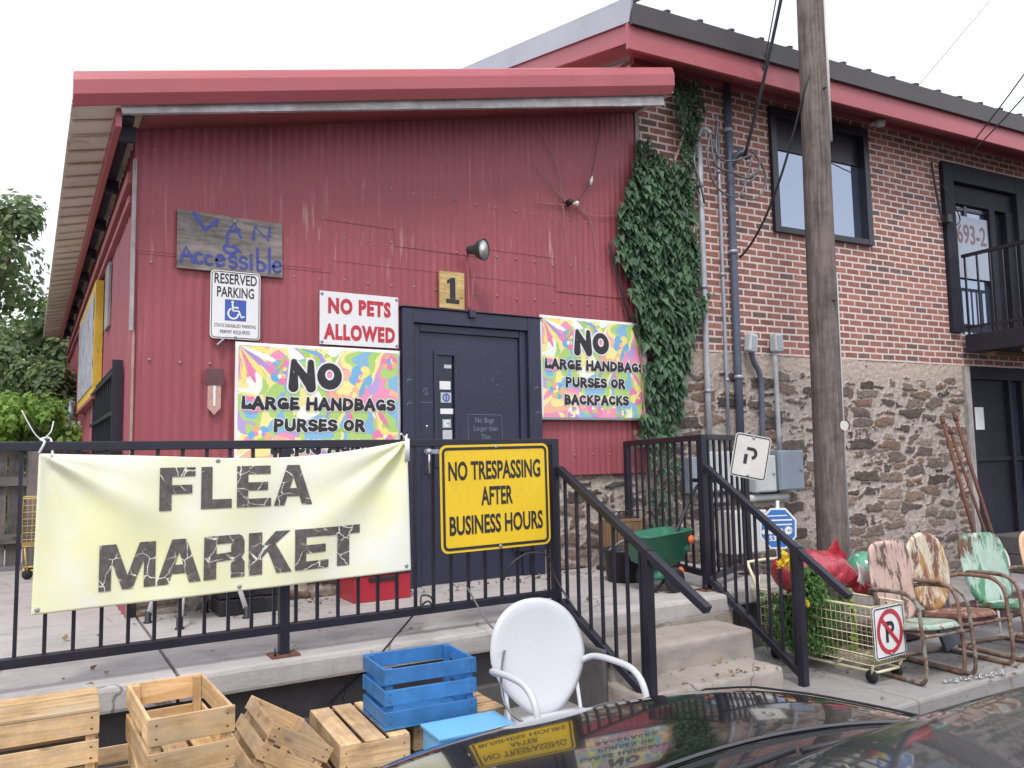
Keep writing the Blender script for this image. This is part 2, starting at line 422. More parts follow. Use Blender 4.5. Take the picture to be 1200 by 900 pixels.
M_RED = red_steel()
M_TRIM = paint('red_trim_paint', (.40, .095, .11), .42, 0, .10, 1.5, bump=.05, bscale=20, dirt=.12)
M_REDW = paint('red_wood_paint', (.31, .08, .09), .6, 0, .2, 2.5, (.20, .12, .11), (.66, .72), 8, .25, 30)
M_BRICK = brick_mat(); M_STONE = stone_mat()
M_TAN = paint('tan_sheet_underside', (.62, .53, .44), .6, 0, .18, 2, (.20, .11, .07), (.62, .75), 3, .1, 30)
M_GALV = paint('sky_bright_trim', (.40, .41, .45), .42, .5, .12, 1.5, bump=.05)  # rake trim metal, the sky's brightness on it put into a lighter tone
M_DULLROOF = paint('dull_roof_sheet', (.065, .058, .06), .5, .2, .15, 2, bump=.05)  # roof and eave metal, its weaker sky reflection put into a darker tone
M_GREYW = wood('weathered_grey_board', (.40, .37, .36), (.22, .20, .20), .85, .15, (1.2, 22, 22), False, .5)
M_POLE = wood('weathered_pole_wood', (.205, .17, .155), (.085, .072, .067), .9, .02, (1, 1, 1), False, .6)
M_NAVY = paint('navy_door_paint', (.024, .026, .055), .42, 0, .22, 2.2, (.16, .17, .22), (.74, .78), 26, .15, 35)
M_BLK = paint('black_rail_paint', (.017, .0165, .028), .36, 0, .25, 6, (.075, .06, .06), (.68, .74), 24, .15, 50)
M_FRAME = paint('flat_black_frame_paint', (.019, .0185, .030), .65, 0, .25, 5, spec=.25)
M_DARK = paint('dark_void', (.012, .012, .017), .8, 0, .2, 3)
M_EAVE_SHADE = paint('eave_shade_paint', (.028, .024, .036), .8, 0, .3, 4)  # shade under the eave put into the colour
M_CONC = concrete('platform_concrete', (.37, .345, .335), (.47, .445, .43))
M_CONC2 = concrete('step_concrete', (.27, .235, .21), (.375, .335, .30), sc=3)
M_CONCD = concrete('dark_concrete', (.085, .08, .085), (.14, .132, .135), sc=3)  # darker concrete for the base, cheek wall and doorstep
M_WALK = concrete('pavement_concrete', (.25, .24, .235), (.34, .325, .315))
M_ASPH = concrete('asphalt', (.05, .05, .052), (.085, .083, .083), sc=6)
M_SOIL = concrete('yard_soil', (.10, .085, .06), (.16, .14, .10), sc=2)
M_WHITE = paint('white_enamel', (.53, .54, .57), .28, 0, .05, 2, (.30, .19, .13), (.705, .725), 16, bump=.03, spec=.5)
M_SIGNW = paint('white_sign_sheet', (.76, .76, .77), .4, 0, .06, 3, bump=.03, dirt=.16)
M_SIGNO = paint('aged_white_sign', (.62, .61, .58), .45, 0, .10, 6, (.3, .25, .2), (.74, .8), 12)
M_YEL = paint('yellow_sign_sheet', (.80, .53, .018), .38, 0, .07, 4, bump=.03, dirt=.14)
M_INK = paint('black_sign_ink', (.022, .021, .024), .5, 0, .1, 4, bump=0)
M_REDI = paint('red_sign_ink', (.50, .03, .05), .5, 0, .08, 4, bump=0)
M_BLUEI = paint('blue_sign_ink', (.045, .10, .40), .5, 0, .1, 6, bump=0)
M_HANDB = paint('blue_brush_paint', (.045, .07, .30), .6, 0, .35, 14, bump=.1)
M_CHALK = paint('chalk_marks', (.17, .18, .23), .9, 0, .35, 60, bump=0)
M_SWIRL = psychedelic()
M_CRATE = wood('crate_pine', (.72, .49, .255), (.48, .295, .14), .75, .26, (2, 30, 30), True, .4, (.46, .36, .25))
M_CRATEO = wood('old_crate_pine', (.65, .45, .25), (.42, .265, .14), .8, .28, (2, 30, 30), True, .35, (.44, .35, .26))
M_BLUEC = paint('blue_crate_paint', (.045, .19, .46), .5, 0, .28, 9, (.30, .22, .13), (.68, .72), 18, .25, 30, tint=.18)
M_LBLUE = paint('light_blue_paint', (.17, .45, .74), .42, 0, .08, 3, bump=.08)
M_GALVP = paint('grey_conduit', (.33, .36, .41), .45, .4, .15, 4, bump=.08)
M_UBOX = paint('grey_utility_enamel', (.27, .31, .37), .45, .1, .12, 4, bump=.05)
M_UBOX2 = paint('pale_utility_enamel', (.50, .52, .54), .5, .0, .1, 4, bump=.05)
M_CABLE = paint('black_cable', (.03, .03, .034), .5, 0, .2, 6, bump=0)
M_STEELC = paint('steel_cable', (.16, .16, .17), .45, .5, .2, 6, bump=0)
M_CARTY = paint('yellow_cart_wire', (.58, .43, .16), .45, .1, .15, 8, (.30, .20, .10), (.62, .7), 20)
M_CARTC = paint('cream_cart_wire', (.72, .64, .44), .45, .1, .15, 8, (.28, .18, .10), (.62, .7), 20)
M_RUST = paint('rusty_pipe', (.16, .07, .05), .85, .1, .35, 9, (.09, .045, .035), (.5, .6), 10, .3, 40)
M_GRNP = paint('green_plastic', (.028, .15, .095), .4, 0, .12, 6, bump=.06)
M_ORNG = paint('orange_plastic', (.70, .14, .05), .45, 0, .1, 6)
M_BLKP = paint('black_plastic', (.018, .018, .024), .5, 0, .2, 8)
M_REDP = paint('red_plastic', (.40, .022, .04), .35, 0, .12, 5)
M_TYRE = paint('tyre_rubber', (.016, .016, .017), .8, 0, .2, 20, bump=.2)
M_BROWN = wood('brown_cabinet_wood', (.28, .18, .10), (.17, .10, .055), .7, .15)
M_FENCE = wood('grey_fence_board', (.17, .155, .15), (.085, .078, .078), .9, .3, (1.2, 14, 14), True, .4)
M_PLANKS = wood('weathered_sign_plank', (.30, .26, .235), (.13, .115, .115), .85, .12, (2.2, 16, 16), True, .4)
M_PLAQ = wood('yellow_plaque_wood', (.68, .50, .22), (.42, .27, .10), .6, .05, (2.5, 14, 14), True, .2)
M_IVY = leafmat('ivy_leaf', (.036, .080, .046), (.125, .225, .12), .25)
M_TREE = leafmat('tree_leaf', (.080, .125, .072), (.25, .32, .17), .45)  # leaf tones paled to put distance haze into the colour
M_TREE2 = leafmat('bright_leaf', (.11, .21, .05), (.32, .48, .12), .42)
M_FLOWER = leafmat('yellow_petal', (.75, .55, .03), (.85, .72, .08), .2)
M_BARK = wood('tree_bark', (.12, .095, .075), (.05, .04, .032), .95, .1, (1, 1, 1), False, .8)
M_STEM = paint('dry_vine_stem', (.36, .24, .19), .85, 0, .3, 8)
M_WIN = glass_mat('window_glass', (.05, .06, .085), .05, ior=2.0)
M_WINR = glass_mat('coated_window_glass', (.06, .075, .11), .04, ior=2.9)
M_DGLASS = glass_mat('dark_door_glass', (.008, .008, .012), .02, ior=1.45)
M_PAINTC = paint('black_car_paint', (.008, .008, .0095), .12, .0, .1, 2, bump=0, spec=.6, coat=1.0)
M_WSHIELD = glass_mat('windscreen_glass', (.13, .135, .135), .36, .04)
M_CHROME = paint('bright_metal', (.62, .62, .64), .25, .9, .05, 4, bump=0)
M_LAMPG = paint('lamp_lens', (.88, .87, .82), .25, 0, .1, 10)

# ------------------------------------------------------------------ lettering
_curves = []
def text_faces(body, size, bold=0.0, xs=1.0, align='CENTER', sp=1.0):
    cu = bpy.data.curves.new('t', 'FONT'); cu.body = body; cu.size = size; cu.offset = bold
    cu.align_x = align; cu.resolution_u = 3; cu.space_character = sp
    o = bpy.data.objects.new('t', cu); C.objects.link(o)
    dg = bpy.context.evaluated_depsgraph_get(); dg.update()
    me = o.evaluated_get(dg).to_mesh()
    vs_ = [(v.co.x * xs, v.co.y) for v in me.vertices]; fs = [tuple(p.vertices) for p in me.polygons]
    o.evaluated_get(dg).to_mesh_clear()
    bpy.data.objects.remove(o); bpy.data.curves.remove(cu)
    return vs_, fs
def put_text(mb, body, x, y, size, fn, bold=0, xs=1, mi=0, width=None, off=.002, align='CENTER', sp=1.0):
    """x, y: anchor in sign coordinates, baseline; fn maps sign coordinates to 3D"""
    vs_, fs = text_faces(body, size, bold, xs, align, sp)
    if not vs_: return
    if width:
        w0 = max(v[0] for v in vs_) - min(v[0] for v in vs_); k = width / w0
        mid = (max(v[0] for v in vs_) + min(v[0] for v in vs_)) / 2
        vs_ = [((v[0] - mid) * k, v[1]) for v in vs_]
    mb.add([fn(x + a, y + b, off) for a, b in vs_], fs, mi, .5)
def stroke(mb, pts, wf, fn, off, mi=0, cap=True):
    """flat brush stroke along 2-D points; wf(x, y) is its width"""
    P = [Vector((p[0], p[1])) for p in pts]; n = len(P)
    vs_ = []; fs = []
    for i, p in enumerate(P):
        if i == 0: d = P[1] - P[0]
        elif i == n - 1: d = P[-1] - P[-2]
        else: d = (P[i + 1] - P[i]).normalized() + (P[i] - P[i - 1]).normalized()
        if d.length < 1e-6: d = P[i] - P[i - 1]
        d.normalize(); q = Vector((-d.y, d.x)) * wf(p.x, p.y) / 2
        vs_ += [p + q, p - q]
    for i in range(n - 1): fs.append((2 * i, 2 * i + 1, 2 * i + 3, 2 * i + 2))
    if cap:
        for i, sg in ((0, -1), (n - 1, 1)):
            d = (P[1] - P[0]) if i == 0 else (P[-1] - P[-2]); d.normalize(); d = d * sg
            r = wf(P[i].x, P[i].y) / 2; q = Vector((-d.y, d.x)); b = len(vs_); m = 6
            vs_ += [P[i] + (q * math.cos(PI * k / m) + d * math.sin(PI * k / m)) * r for k in range(m + 1)]
            fs.append(tuple(range(b, b + m + 1)))
    mb.add([fn(v.x, v.y, off) for v in vs_], fs, mi, .5)
def arc(cx, cy, rx, ry, a0, a1, n=12):
    return [(cx + rx * math.cos(R(a0 + (a1 - a0) * k / n)), cy + ry * math.sin(R(a0 + (a1 - a0) * k / n))) for k in range(n + 1)]
# fat flared display letters: (width, strokes) in a unit-high box
GROOVY = {
 'N': (.85, [[(.14, 0), (.16, 1)], [(.16, .95), (.66, .08)], [(.68, 0), (.68, 1)]]),
 'O': (.86, [arc(.42, .5, .27, .38, 0, 360, 20)]),
 'L': (.70, [[(.16, 1), (.15, .08)], [(.15, .1), (.58, .1)], [(.58, .08), (.58, .28)]]),
 'A': (.84, [[(.10, 0), (.38, 1)], [(.42, 1), (.70, 0)], [(.22, .34), (.60, .34)]]),
 'R': (.82, [[(.15, 0), (.15, 1)], [(.15, .93)] + arc(.36, .72, .24, .21, 90, -90, 8) + [(.15, .51)], [(.36, .5), (.66, 0)]]),
 'G': (.84, [arc(.42, .5, .28, .40, 50, 350, 18), [(.68, .42), (.44, .42)], [(.68, .42), (.68, .1)]]),
 'E': (.70, [[(.15, 0), (.15, 1)], [(.15, .92), (.55, .92)], [(.15, .5), (.48, .5)], [(.15, .09), (.56, .09)]]),
 'H': (.86, [[(.14, 0), (.14, 1)], [(.68, 0), (.68, 1)], [(.14, .5), (.68, .5)]]),
 'D': (.84, [[(.15, 0), (.15, 1)], [(.15, .92)] + arc(.32, .5, .36, .42, 90, -90, 12) + [(.15, .08)]]),
 'B': (.78, [[(.15, 0), (.15, 1)], [(.15, .92)] + arc(.36, .73, .20, .19, 90, -90, 8) + [(.15, .54)], [(.15, .5)] + arc(.38, .28, .25, .21, 90, -90, 8) + [(.15, .08)]]),
 'S': (.72, [[(.58, .80)] + arc(.35, .73, .23, .19, 40, 270, 10) + arc(.35, .29, .25, .22, 90, -150, 10)]),
 'P': (.76, [[(.15, 0), (.15, 1)], [(.15, .92)] + arc(.36, .70, .25, .23, 90, -90, 8) + [(.15, .46)]]),
 'U': (.84, [[(.14, 1), (.14, .42)] + arc(.41, .38, .27, .31, 180, 360, 12) + [(.68, 1)]]),
 'K': (.80, [[(.15, 0), (.15, 1)], [(.62, 1), (.20, .46)], [(.30, .56), (.66, 0)]]),
 'C': (.80, [arc(.43, .5, .29, .40, 45, 315, 18)]),
 ' ': (.42, []),
}
def groovy_line(mb_halo, mb_ink, text, cx, y0, h, width, fn):
    tot = sum(GROOVY[c][0] for c in text); k = width / tot; x = cx - width / 2
    lay = 0
    for ch in text:
        w, st = GROOVY[ch]
        for s in st:
            pts = [(x + px * k, y0 + py * h) for px, py in s]
            base = lambda X, Yy: min(k, h) * (.25 + .15 * max(0, 1 - (Yy - y0) / h))
            stroke(mb_halo, pts, lambda X, Yy: base(X, Yy) + min(k, h) * .15, fn, .0020 + .0001 * (lay % 9), 0)
            stroke(mb_ink, pts, base, fn, .0032 + .0001 * (lay % 9), 0)
            lay += 1
        x += w * k
def rrect(w, h, r, n=5):
    pts = []
    for cx, cy, a in ((w / 2 - r, h / 2 - r, 0), (-w / 2 + r, h / 2 - r, 90), (-w / 2 + r, -h / 2 + r, 180), (w / 2 - r, -h / 2 + r, 270)):
        pts += arc(cx, cy, r, r, a, a + 90, n)
    return pts
def ring_outline(mb, w, h, r, t, fn, off, mi=0):
    a, b = rrect(w, h, r), rrect(w - 2 * t, h - 2 * t, max(r - t, .003)); n = len(a)
    mb.add([fn(x, y, off) for x, y in a + b], [(i, (i + 1) % n, n + (i + 1) % n, n + i) for i in range(n)], mi, .5)
def plane_fn(o, ux, uy):
    """sign coordinates on a plane: origin o, right ux, up uy; off goes along the outward normal"""
    o, ux, uy = Vector(o), Vector(ux).normalized(), Vector(uy).normalized(); n = ux.cross(uy).normalized()
    return lambda x, y, off=0.0: o + ux * x + uy * y + n * off
def plate(mb, poly, fn, t=.003, mi=0):
    n = len(poly)
    vs_ = [fn(x, y, 0) for x, y in poly] + [fn(x, y, -t) for x, y in poly]
    mb.add(vs_, [tuple(range(n)), tuple(range(2 * n - 1, n - 1, -1))] + [(i, n + i, n + (i + 1) % n, (i + 1) % n) for i in range(n)], mi, .5)

# ================================================================== THE SETTING
GZ, AZ, PZ = 0.0, -0.12, 0.51           # pavement, asphalt, platform heights
def struct(name, mb, m, **kw): return tag(mb.build(name, m, **kw), kind='structure')
g = MB(); g.add([(-300, -300, -.16), (300, -300, -.16), (300, 400, -.16), (-300, 400, -.16)], [(0, 1, 2, 3)])
struct('ground', g, M_SOIL)
g = MB(); g.add([(-30, -30, AZ), (40, -30, AZ), (40, 3.06, AZ), (-30, 3.06, AZ)], [(0, 1, 2, 3)])
struct('parking_lot', g, M_ASPH)
g = MB()
for x0, x1 in ((-8, -1.5), (-1.49, 3.0), (3.01, 4.75), (4.76, 6.6), (6.61, 9.2), (9.21, 16)):
    g.box(x0, x1, 3.06 + random.uniform(0, .004), 6.4, -.3, GZ + random.uniform(-.003, .003))
struct('pavement', g, M_WALK, bevel=.02)
# raised concrete platform: slab lip over a recessed dark wall
g = MB()
for x0, x1, y0, yb in ((-9, -3.4, 4.27, 6.02), (-3.39, .655, 4.27, 6.02), (.664, 2.99, 4.268, 6.02), (2.995, 4.46, 4.29, 6.02), (4.465, 5.35, 4.42, 6.02)):
    n_ = max(4, int((x1 - x0) / .04)); rows = []
    for i in range(n_ + 1):
        x = x0 + (x1 - x0) * i / n_
        jag = .010 * mn.noise(Vector((x * 3, 0, 1))) + .007 * mn.noise(Vector((x * 11, 3, 1))) + .004 * mn.noise(Vector((x * 31, 5, 1)))
        xx = x + (.02 * mn.noise(Vector((0, 1.1, x0))) if i in (0, n_) else 0)
        rows.append([(xx, yb, .385), (xx, y0 + jag * .6 + .004, .385), (xx, y0 + jag, .40), (xx, y0 + jag, PZ - .028), (xx, y0 + jag * 1.4 + .008, PZ - .010), (xx, y0 + jag * 1.5 + .028, PZ - .001 + jag * .15), (xx, y0 + .12, PZ), (xx, (y0 + yb) / 2, PZ + .002), (xx, yb, PZ)])
    k_ = len(rows[0])
    g.add([p for r_ in rows for p in r_], [(i * k_ + j, (i + 1) * k_ + j, (i + 1) * k_ + j + 1, i * k_ + j + 1) for i in range(n_) for j in range(k_ - 1)] + [tuple(range(k_)), tuple(n_ * k_ + j for j in range(k_ - 1, -1, -1))], 0, .5, False)
g.box(-9, .6, 6.025, 16, .385, PZ - .002)
struct('platform', g, M_CONC)
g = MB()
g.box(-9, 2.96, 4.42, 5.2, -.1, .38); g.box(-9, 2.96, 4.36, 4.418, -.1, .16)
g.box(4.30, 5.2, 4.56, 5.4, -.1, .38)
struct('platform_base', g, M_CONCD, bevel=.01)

# steps
st = thing('concrete_steps', 'worn grey concrete steps rising to the platform between two black handrails', 'steps', (3.6, 3.9, 0))
def wobble(mb, amp):
    for v in mb.v: v += Vector((random.uniform(-amp, amp), random.uniform(-amp, amp), random.uniform(-amp, amp) * .5))
b = MB()
def worn_block(x0, x1, y0, y1, z0, z1, mt, amp=.008, r=.03, name='tread_block', parent=None):
    """cast block with rounded, chipped arrises"""
    bm = bmesh.new(); bmesh.ops.create_cube(bm, size=1)
    for v in bm.verts: v.co = Vector((x0 + (v.co.x + .5) * (x1 - x0), y0 + (v.co.y + .5) * (y1 - y0), z0 + (v.co.z + .5) * (z1 - z0)))
    bmesh.ops.bevel(bm, geom=bm.edges[:], offset=r, segments=3, affect='EDGES', profile=.5)
    for _ in range(5):
        le = [e for e in bm.edges if e.calc_length() > .045]
        if not le: break
        bmesh.ops.subdivide_edges(bm, edges=le, cuts=1, use_grid_fill=True)
        bmesh.ops.triangulate(bm, faces=[f for f in bm.faces if len(f.verts) > 4])
    bm.normal_update()
    offs = [(v, v.normal * amp * (mn.noise(v.co * 5) + .8 * mn.noise(v.co * 14) + .5 * mn.noise(v.co * 33))) for v in bm.verts]
    for v, o_ in offs: v.co += o_
    bm.verts.index_update()
    mb = MB(); mb.add([v.co.copy() for v in bm.verts], [[v.index for v in f.verts] for f in bm.faces], 0, .5, True); bm.free()
    return mb.build(name, mt, parent)
for (x0, x1, y0, z1) in ((3.02, 4.22, 3.87, .362), (3.0, 4.13, 3.55, .193)):
    worn_block(x0, x1, y0, 4.262, -.1, z1, M_CONC2, parent=st)
b = MB()
b = MB(); b.box(3.0, 4.45, 4.284, 4.7, -.1, .386); b.build('top_riser', M_CONC2, st)
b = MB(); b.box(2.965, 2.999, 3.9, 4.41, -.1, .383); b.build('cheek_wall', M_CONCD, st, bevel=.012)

# ================================================================== RED STEEL-CLAD ANNEX
XL, XR, YW = .60, 5.16, 6.0
def roof_z(x): return 3.80 + (x - .18) * .2414       # underside of the roof sheet
sh = thing('metal_clad_building', 'low red corrugated metal building with the numbered navy door', 'building', (XL, YW, 0))
def corr(mb, x0, x1, zb, zt, y, amp=.0028, per=.0667, ph=0, axis='x', step=9):
    n = max(2, int((x1 - x0) / per * 8)); cols = []
    for i in range(n + 1):
        x = x0 + (x1 - x0) * i / n
        o = amp * math.cos(2 * PI * (x - ph) / per)
        o += .004 * math.sin(x * 1.9 + 1) + .002 * math.sin(x * 6.1)
        t = zt(x) if callable(zt) else zt
        bt = zb(x) if callable(zb) else zb
        cols.append((x, o, bt, t))
    vs_ = []; nz = step
    for (x, o, bt, t) in cols:
        for k in range(nz + 1):
            z = bt + (t - bt) * k / nz
            oo = o + .0025 * math.sin(z * 3.1 + x * .8)
            vs_.append((x, y + oo, z) if axis == 'x' else (y - oo, x, z))
    fs = [(i * (nz + 1) + k, (i + 1) * (nz + 1) + k, (i + 1) * (nz + 1) + k + 1, i * (nz + 1) + k + 1) for i in range(len(cols) - 1) for k in range(nz)]
    if axis != 'x': fs = [f[::-1] for f in fs]
    mb.add(vs_, fs, 0, .5, True)
DX0, DX1, DZ = 2.57, 3.905, 2.768          # outside of the door frame
w = MB()
corr(w, XL, 2.62, 1.0, lambda x: min(3.12, 9), YW)
corr(w, 2.62, 3.86, 2.72, lambda x: 3.12, YW, ph=0)
corr(w, 3.86, XR, 1.36, lambda x: 3.12, YW, ph=0)
# upper courses of sheets lap over the lower ones in steps
lap = [(XL, 1.9, 3.02), (1.9, 2.55, 3.42), (2.55, 3.3, 3.28), (3.3, 4.15, 3.36), (4.15, XR, 3.05)]
for x0, x1, zb in lap:
    corr(w, x0 - .02, x1 + .02, zb, roof_z, YW - .0055 - .0015 * (int(x0 * 10) % 2), ph=0)
corr(w, XL, 2.0, 3.0, lambda x: 3.45, YW - .003, ph=0)
corr(w, 1.88, 3.32, 3.1, lambda x: 3.45, YW - .0028, ph=0)
corr(w, 3.28, 4.2, 3.1, lambda x: 3.4, YW - .0032, ph=0)
w.build('front_wall', M_RED, sh)
w = MB()
for zr in (1.55, 2.25, 2.95, 3.30, 3.75):
    for k in range(22):
        x = XL + .1 + k * .2
        if DX0 - .05 < x < DX1 + .05 and zr < 2.8 or roof_z(x) < zr + .1: continue
        w.lathe([(0, -.004), (.009, -.003), (.010, 0)], 8, Matrix.Translation((x, YW - .0105, zr + random.uniform(-.01, .01))) @ Matrix.Rotation(-PI / 2, 4, 'X').inverted())
w.build('screw_heads', M_STEM, sh)
w = MB()
corr(w, YW, 17.0, PZ, 3.86, XL, .012, .16, axis='y')
w.build('side_wall', M_RED, sh)
w = MB()
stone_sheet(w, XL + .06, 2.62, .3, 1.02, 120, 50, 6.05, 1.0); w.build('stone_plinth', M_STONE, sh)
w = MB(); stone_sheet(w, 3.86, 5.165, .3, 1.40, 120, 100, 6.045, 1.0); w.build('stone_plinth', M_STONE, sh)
w = MB()
w.box(XL - .012, XL + .004, YW - .02, YW - .009, PZ, 2.45, tint=.5)
w.build('corner_trim', M_STEM, sh)
w = MB(); w.box(XL - .03, XL - .008, YW - .035, YW + .02, 2.45, 3.66); w.build('corner_board', M_GREYW, sh)
w = MB(); w.box(XL - .06, XL - .01, YW + .03, 16.5, 3.50, 3.58); w.box(XL - .05, XL - .012, YW + .03, 16.5, 3.36, 3.41)
w.build('wall_plate', M_REDW, sh)
w = MB(); w.box(XR - .03, XR + .012, YW - .028, YW - .012, 4.10, 4.98); w.build('end_trim', M_GREYW, sh)
# roof: ribbed sheet, thin
w = MB()
def roof_fn(u, v):
    x = .17 + (5.27 - .17) * u; y = 5.56 + 11.0 * v
    return Vector((x, y, roof_z(x) + .012 * (1 if int(v * 160) % 8 == 0 else 0)))
w.grid(10, 160, roof_fn)
w.build('roof', M_TAN, sh, solid=.012)
w = MB()
for k in range(36): w.box(.176, .418, 5.80 + k * .30, 5.825 + k * .30, roof_z(.30) - .022, roof_z(.30) - .012, rot=Matrix.Rotation(-math.atan(.2414), 4, 'Y'))
w.build('sheet_ribs', M_TAN, sh)
w = MB()
w.grid(10, 1, lambda u, v: Vector((.17 + 5.1 * u, 5.56 + 11 * v, roof_z(.17 + 5.1 * u) + .03)))
w.build('roof_sheet', M_TRIM, sh)
# bent rake trim along the front edge
prof = [(5.66, .245), (5.545, .23), (5.525, .215), (5.505, .165), (5.500, .15), (5.502, .055), (5.508, .045), (5.545, -.01), (5.552, -.012)]
w = MB()
nx = 14; vs_ = []
for i in range(nx + 1):
    x = .175 + (5.235 - .175) * i / nx; kk = .95 + .18 * i / nx
    for (y, dz) in prof: vs_.append((x, y, roof_z(x) + dz * kk - .003))
n = len(prof)
w.add(vs_, [(i * n + k, i * n + k + 1, (i + 1) * n + k + 1, (i + 1) * n + k) for i in range(nx) for k in range(n - 1)], 0, .5, False)
w.add([vs_[k] for k in range(n)] + [(.175, 5.66, roof_z(.175) - .0)], [tuple(range(n + 1))], 0, .5)
w.add([vs_[nx * n + k] for k in range(n)] + [(5.235, 5.66, roof_z(5.235))], [tuple(range(n + 1))], 0, .5)
w.build('rake_trim', M_TRIM, sh)
w = MB()
w.bar((.44, 5.60, 3.80 + .11), (5.15, 5.60, 4.905 + .09), .035, .20, tint=.5); w.build('fascia_board', wood('flaking_white_board', (.62, .60, .60), (.40, .37, .37), .85, .1, (1.4, 18, 18), False, .6, (.36, .33, .32)), sh)
w = MB(); w.box(.425, .462, 5.62, 16.5, 3.735, 3.855); w.build('eave_board', M_TRIM, sh)
w = MB(); w.box(.463, XL - .061, 5.64, 16.4, 3.80, 3.83); w.build('eave_shade_sheet', M_EAVE_SHADE, sh)  # added dark sheet standing for the shade between eave board and wall
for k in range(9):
    w = MB(); w.box(.465, .56, 5.75 + k * 1.2, 5.80 + k * 1.2, 3.70, 3.80); w.build('rafter_tail', M_EAVE_SHADE, sh)

w = MB(); w.grid(20, 2, lambda u, v: Vector((.60 + 4.54 * u, 5.625 + .36 * v, roof_z(.60 + 4.54 * u) - .022))); w.build('rake_soffit', M_REDW, sh, solid=.006)
# door
fr = MB()
fr.box(DX0, DX0 + .10, 5.93, 6.06, PZ, DZ); fr.box(DX1 - .13, DX1, 5.93, 6.06, PZ, DZ)
fr.box(DX0 + .1, DX1 - .13, 5.932, 6.06, DZ - .12, DZ)
fr.box(DX0 - .008, DX1 + .02, 5.918, 6.05, DZ + .002, DZ + .014)
fr.box(DX0 + .101, DX0 + .165, 5.965, 6.08, PZ, DZ - .121); fr.box(DX1 - .20, DX1 - .131, 5.965, 6.08, PZ, DZ - .121)
fr.box(DX0 + .166, DX1 - .201, 5.967, 6.08, DZ - .185, DZ - .121)
fr.box(DX1 - .3, DX1 + .09, 5.955, 5.985, .72, .99)
fro = fr.build('door_frame', M_NAVY, sh, bevel=.005)
SX0, SX1, SZ0, SZ1 = DX0 + .17, DX1 - .205, PZ + .012, DZ - .19
dm = MB()
gx0, gx1, gz0, gz1 = 2.905, 3.062, 1.50, 2.395
dm.box(SX0, gx0, 5.99, 6.03, SZ0, SZ1); dm.box(gx1, SX1, 5.99, 6.03, SZ0, SZ1)
dm.box(gx0, gx1, 5.99, 6.03, gz1, SZ1); dm.box(gx0, gx1, 5.99, 6.03, SZ0, gz0)
dr = dm.build('door', M_NAVY, sh)
b = MB()
for z0, z1, x0, x1 in ((gz0 - .04, gz0, gx0 - .035, gx1 + .035), (gz1, gz1 + .04, gx0 - .035, gx1 + .035), (gz0, gz1, gx0 - .035, gx0), (gz0, gz1, gx1, gx1 + .035)):
    b.box(x0, x1, 5.978, 5.989, z0, z1)
b.build('vision_frame', M_NAVY, dr, bevel=.003)
b = MB(); b.box(gx0, gx1, 6.005, 6.015, gz0, gz1); b.build('vision_glass', M_DGLASS, dr)
M_STK = [M_SIGNW, M_BLUEI, M_UBOX2]
fnd = plane_fn((0, 5.9985, 0), (1, 0, 0), (0, 0, 1))
for si, (z0, z1, x0, x1, mi) in enumerate(((2.11, 2.18, gx0 + .025, gx1 - .03, 0), (2.0, 2.085, gx0 + .035, gx1 - .025, 2), (1.905, 1.95, gx0 + .03, gx1 - .008, 0), (1.79, 1.86, gx0 + .05, gx1 - .03, 2), (1.69, 1.77, gx0 + .05, gx1 - .02, 2), (2.29, 2.32, gx0 + .07, gx1 - .02, 2))):
    b = MB(); b.box(x0, x1, 5.999, 6.0045, z0, z1, mi, .5)
    if si == 1:
        stroke(b, arc(2.99, 2.043, .028, .030, 0, 360, 18), lambda x, y: .012, fnd, .001, 1)
        stroke(b, [(2.99, 2.03), (2.99, 2.055)], lambda x, y: .015, fnd, .0014, 1)
    if si == 3: stroke(b, arc(2.992, 1.824, .018, .02, 0, 360, 14), lambda x, y: .014, fnd, .001, 0)
    b.build('sticker', M_STK, dr)
b = MB(); b.lathe([(.0, -.05), (.026, -.045), (.03, -.03), (.012, -.02), (.012, 0)], 14, Matrix.Translation((2.81, 5.99, 1.80)) @ Matrix.Rotation(-PI / 2, 4, 'X').inverted().inverted() @ Matrix.Rotation(PI, 4, 'X')); b.build('lock_cylinder', M_CHROME, dr)
b = MB(); b.tube([(2.80, 5.985, 1.60), (2.80, 5.94, 1.60), (2.80, 5.94, 1.42), (2.80, 5.985, 1.42)], .011); b.build('handle', M_CHROME, dr)
for z0 in (2.18, 1.1):
    b = MB(); b.box(3.713, 3.726, 5.966, 5.976, z0, z0 + .16); b.build('hinge', M_CHROME, dr)
b = MB()
fnc = plane_fn((0, 5.9895, 0), (1, 0, 0), (0, 0, 1))
ch = lambda x, y: .0045
stroke(b, [(3.19, 1.60), (3.19, 1.905), (3.52, 1.90), (3.53, 1.60), (3.19, 1.60)], ch, fnc, .001)
put_text(b, 'No Bags', 3.35, 1.835, .062, fnc, .0006, .9)
put_text(b, 'Larger than', 3.36, 1.765, .058, fnc, .0006, .9)
put_text(b, 'This', 3.36, 1.69, .062, fnc, .0006, .9)
stroke(b, arc(2.80, 2.09, .022, .026, 60, 340, 12), ch, fnc, .001); stroke(b, [(2.80, 2.05), (2.806, 2.12)], ch, fnc, .0013)
stroke(b, [(2.75, 2.0), (2.86, 1.995)], ch, fnc, .001)
for k in range(60):
    x = 3.4 + random.gauss(.06, .07); z = 2.15 + random.gauss(0, .14)
    if SX0 < x < SX1 - .03: stroke(b, [(x, z), (x + random.uniform(-.012, .012), z + random.uniform(-.012, .012))], lambda X, Y: .003, fnc, .001, cap=False)
b.build('chalk_lettering', M_CHALK, dr)
b = MB()
fnf = plane_fn((0, 5.9295, 0), (1, 0, 0), (0, 0, 1))
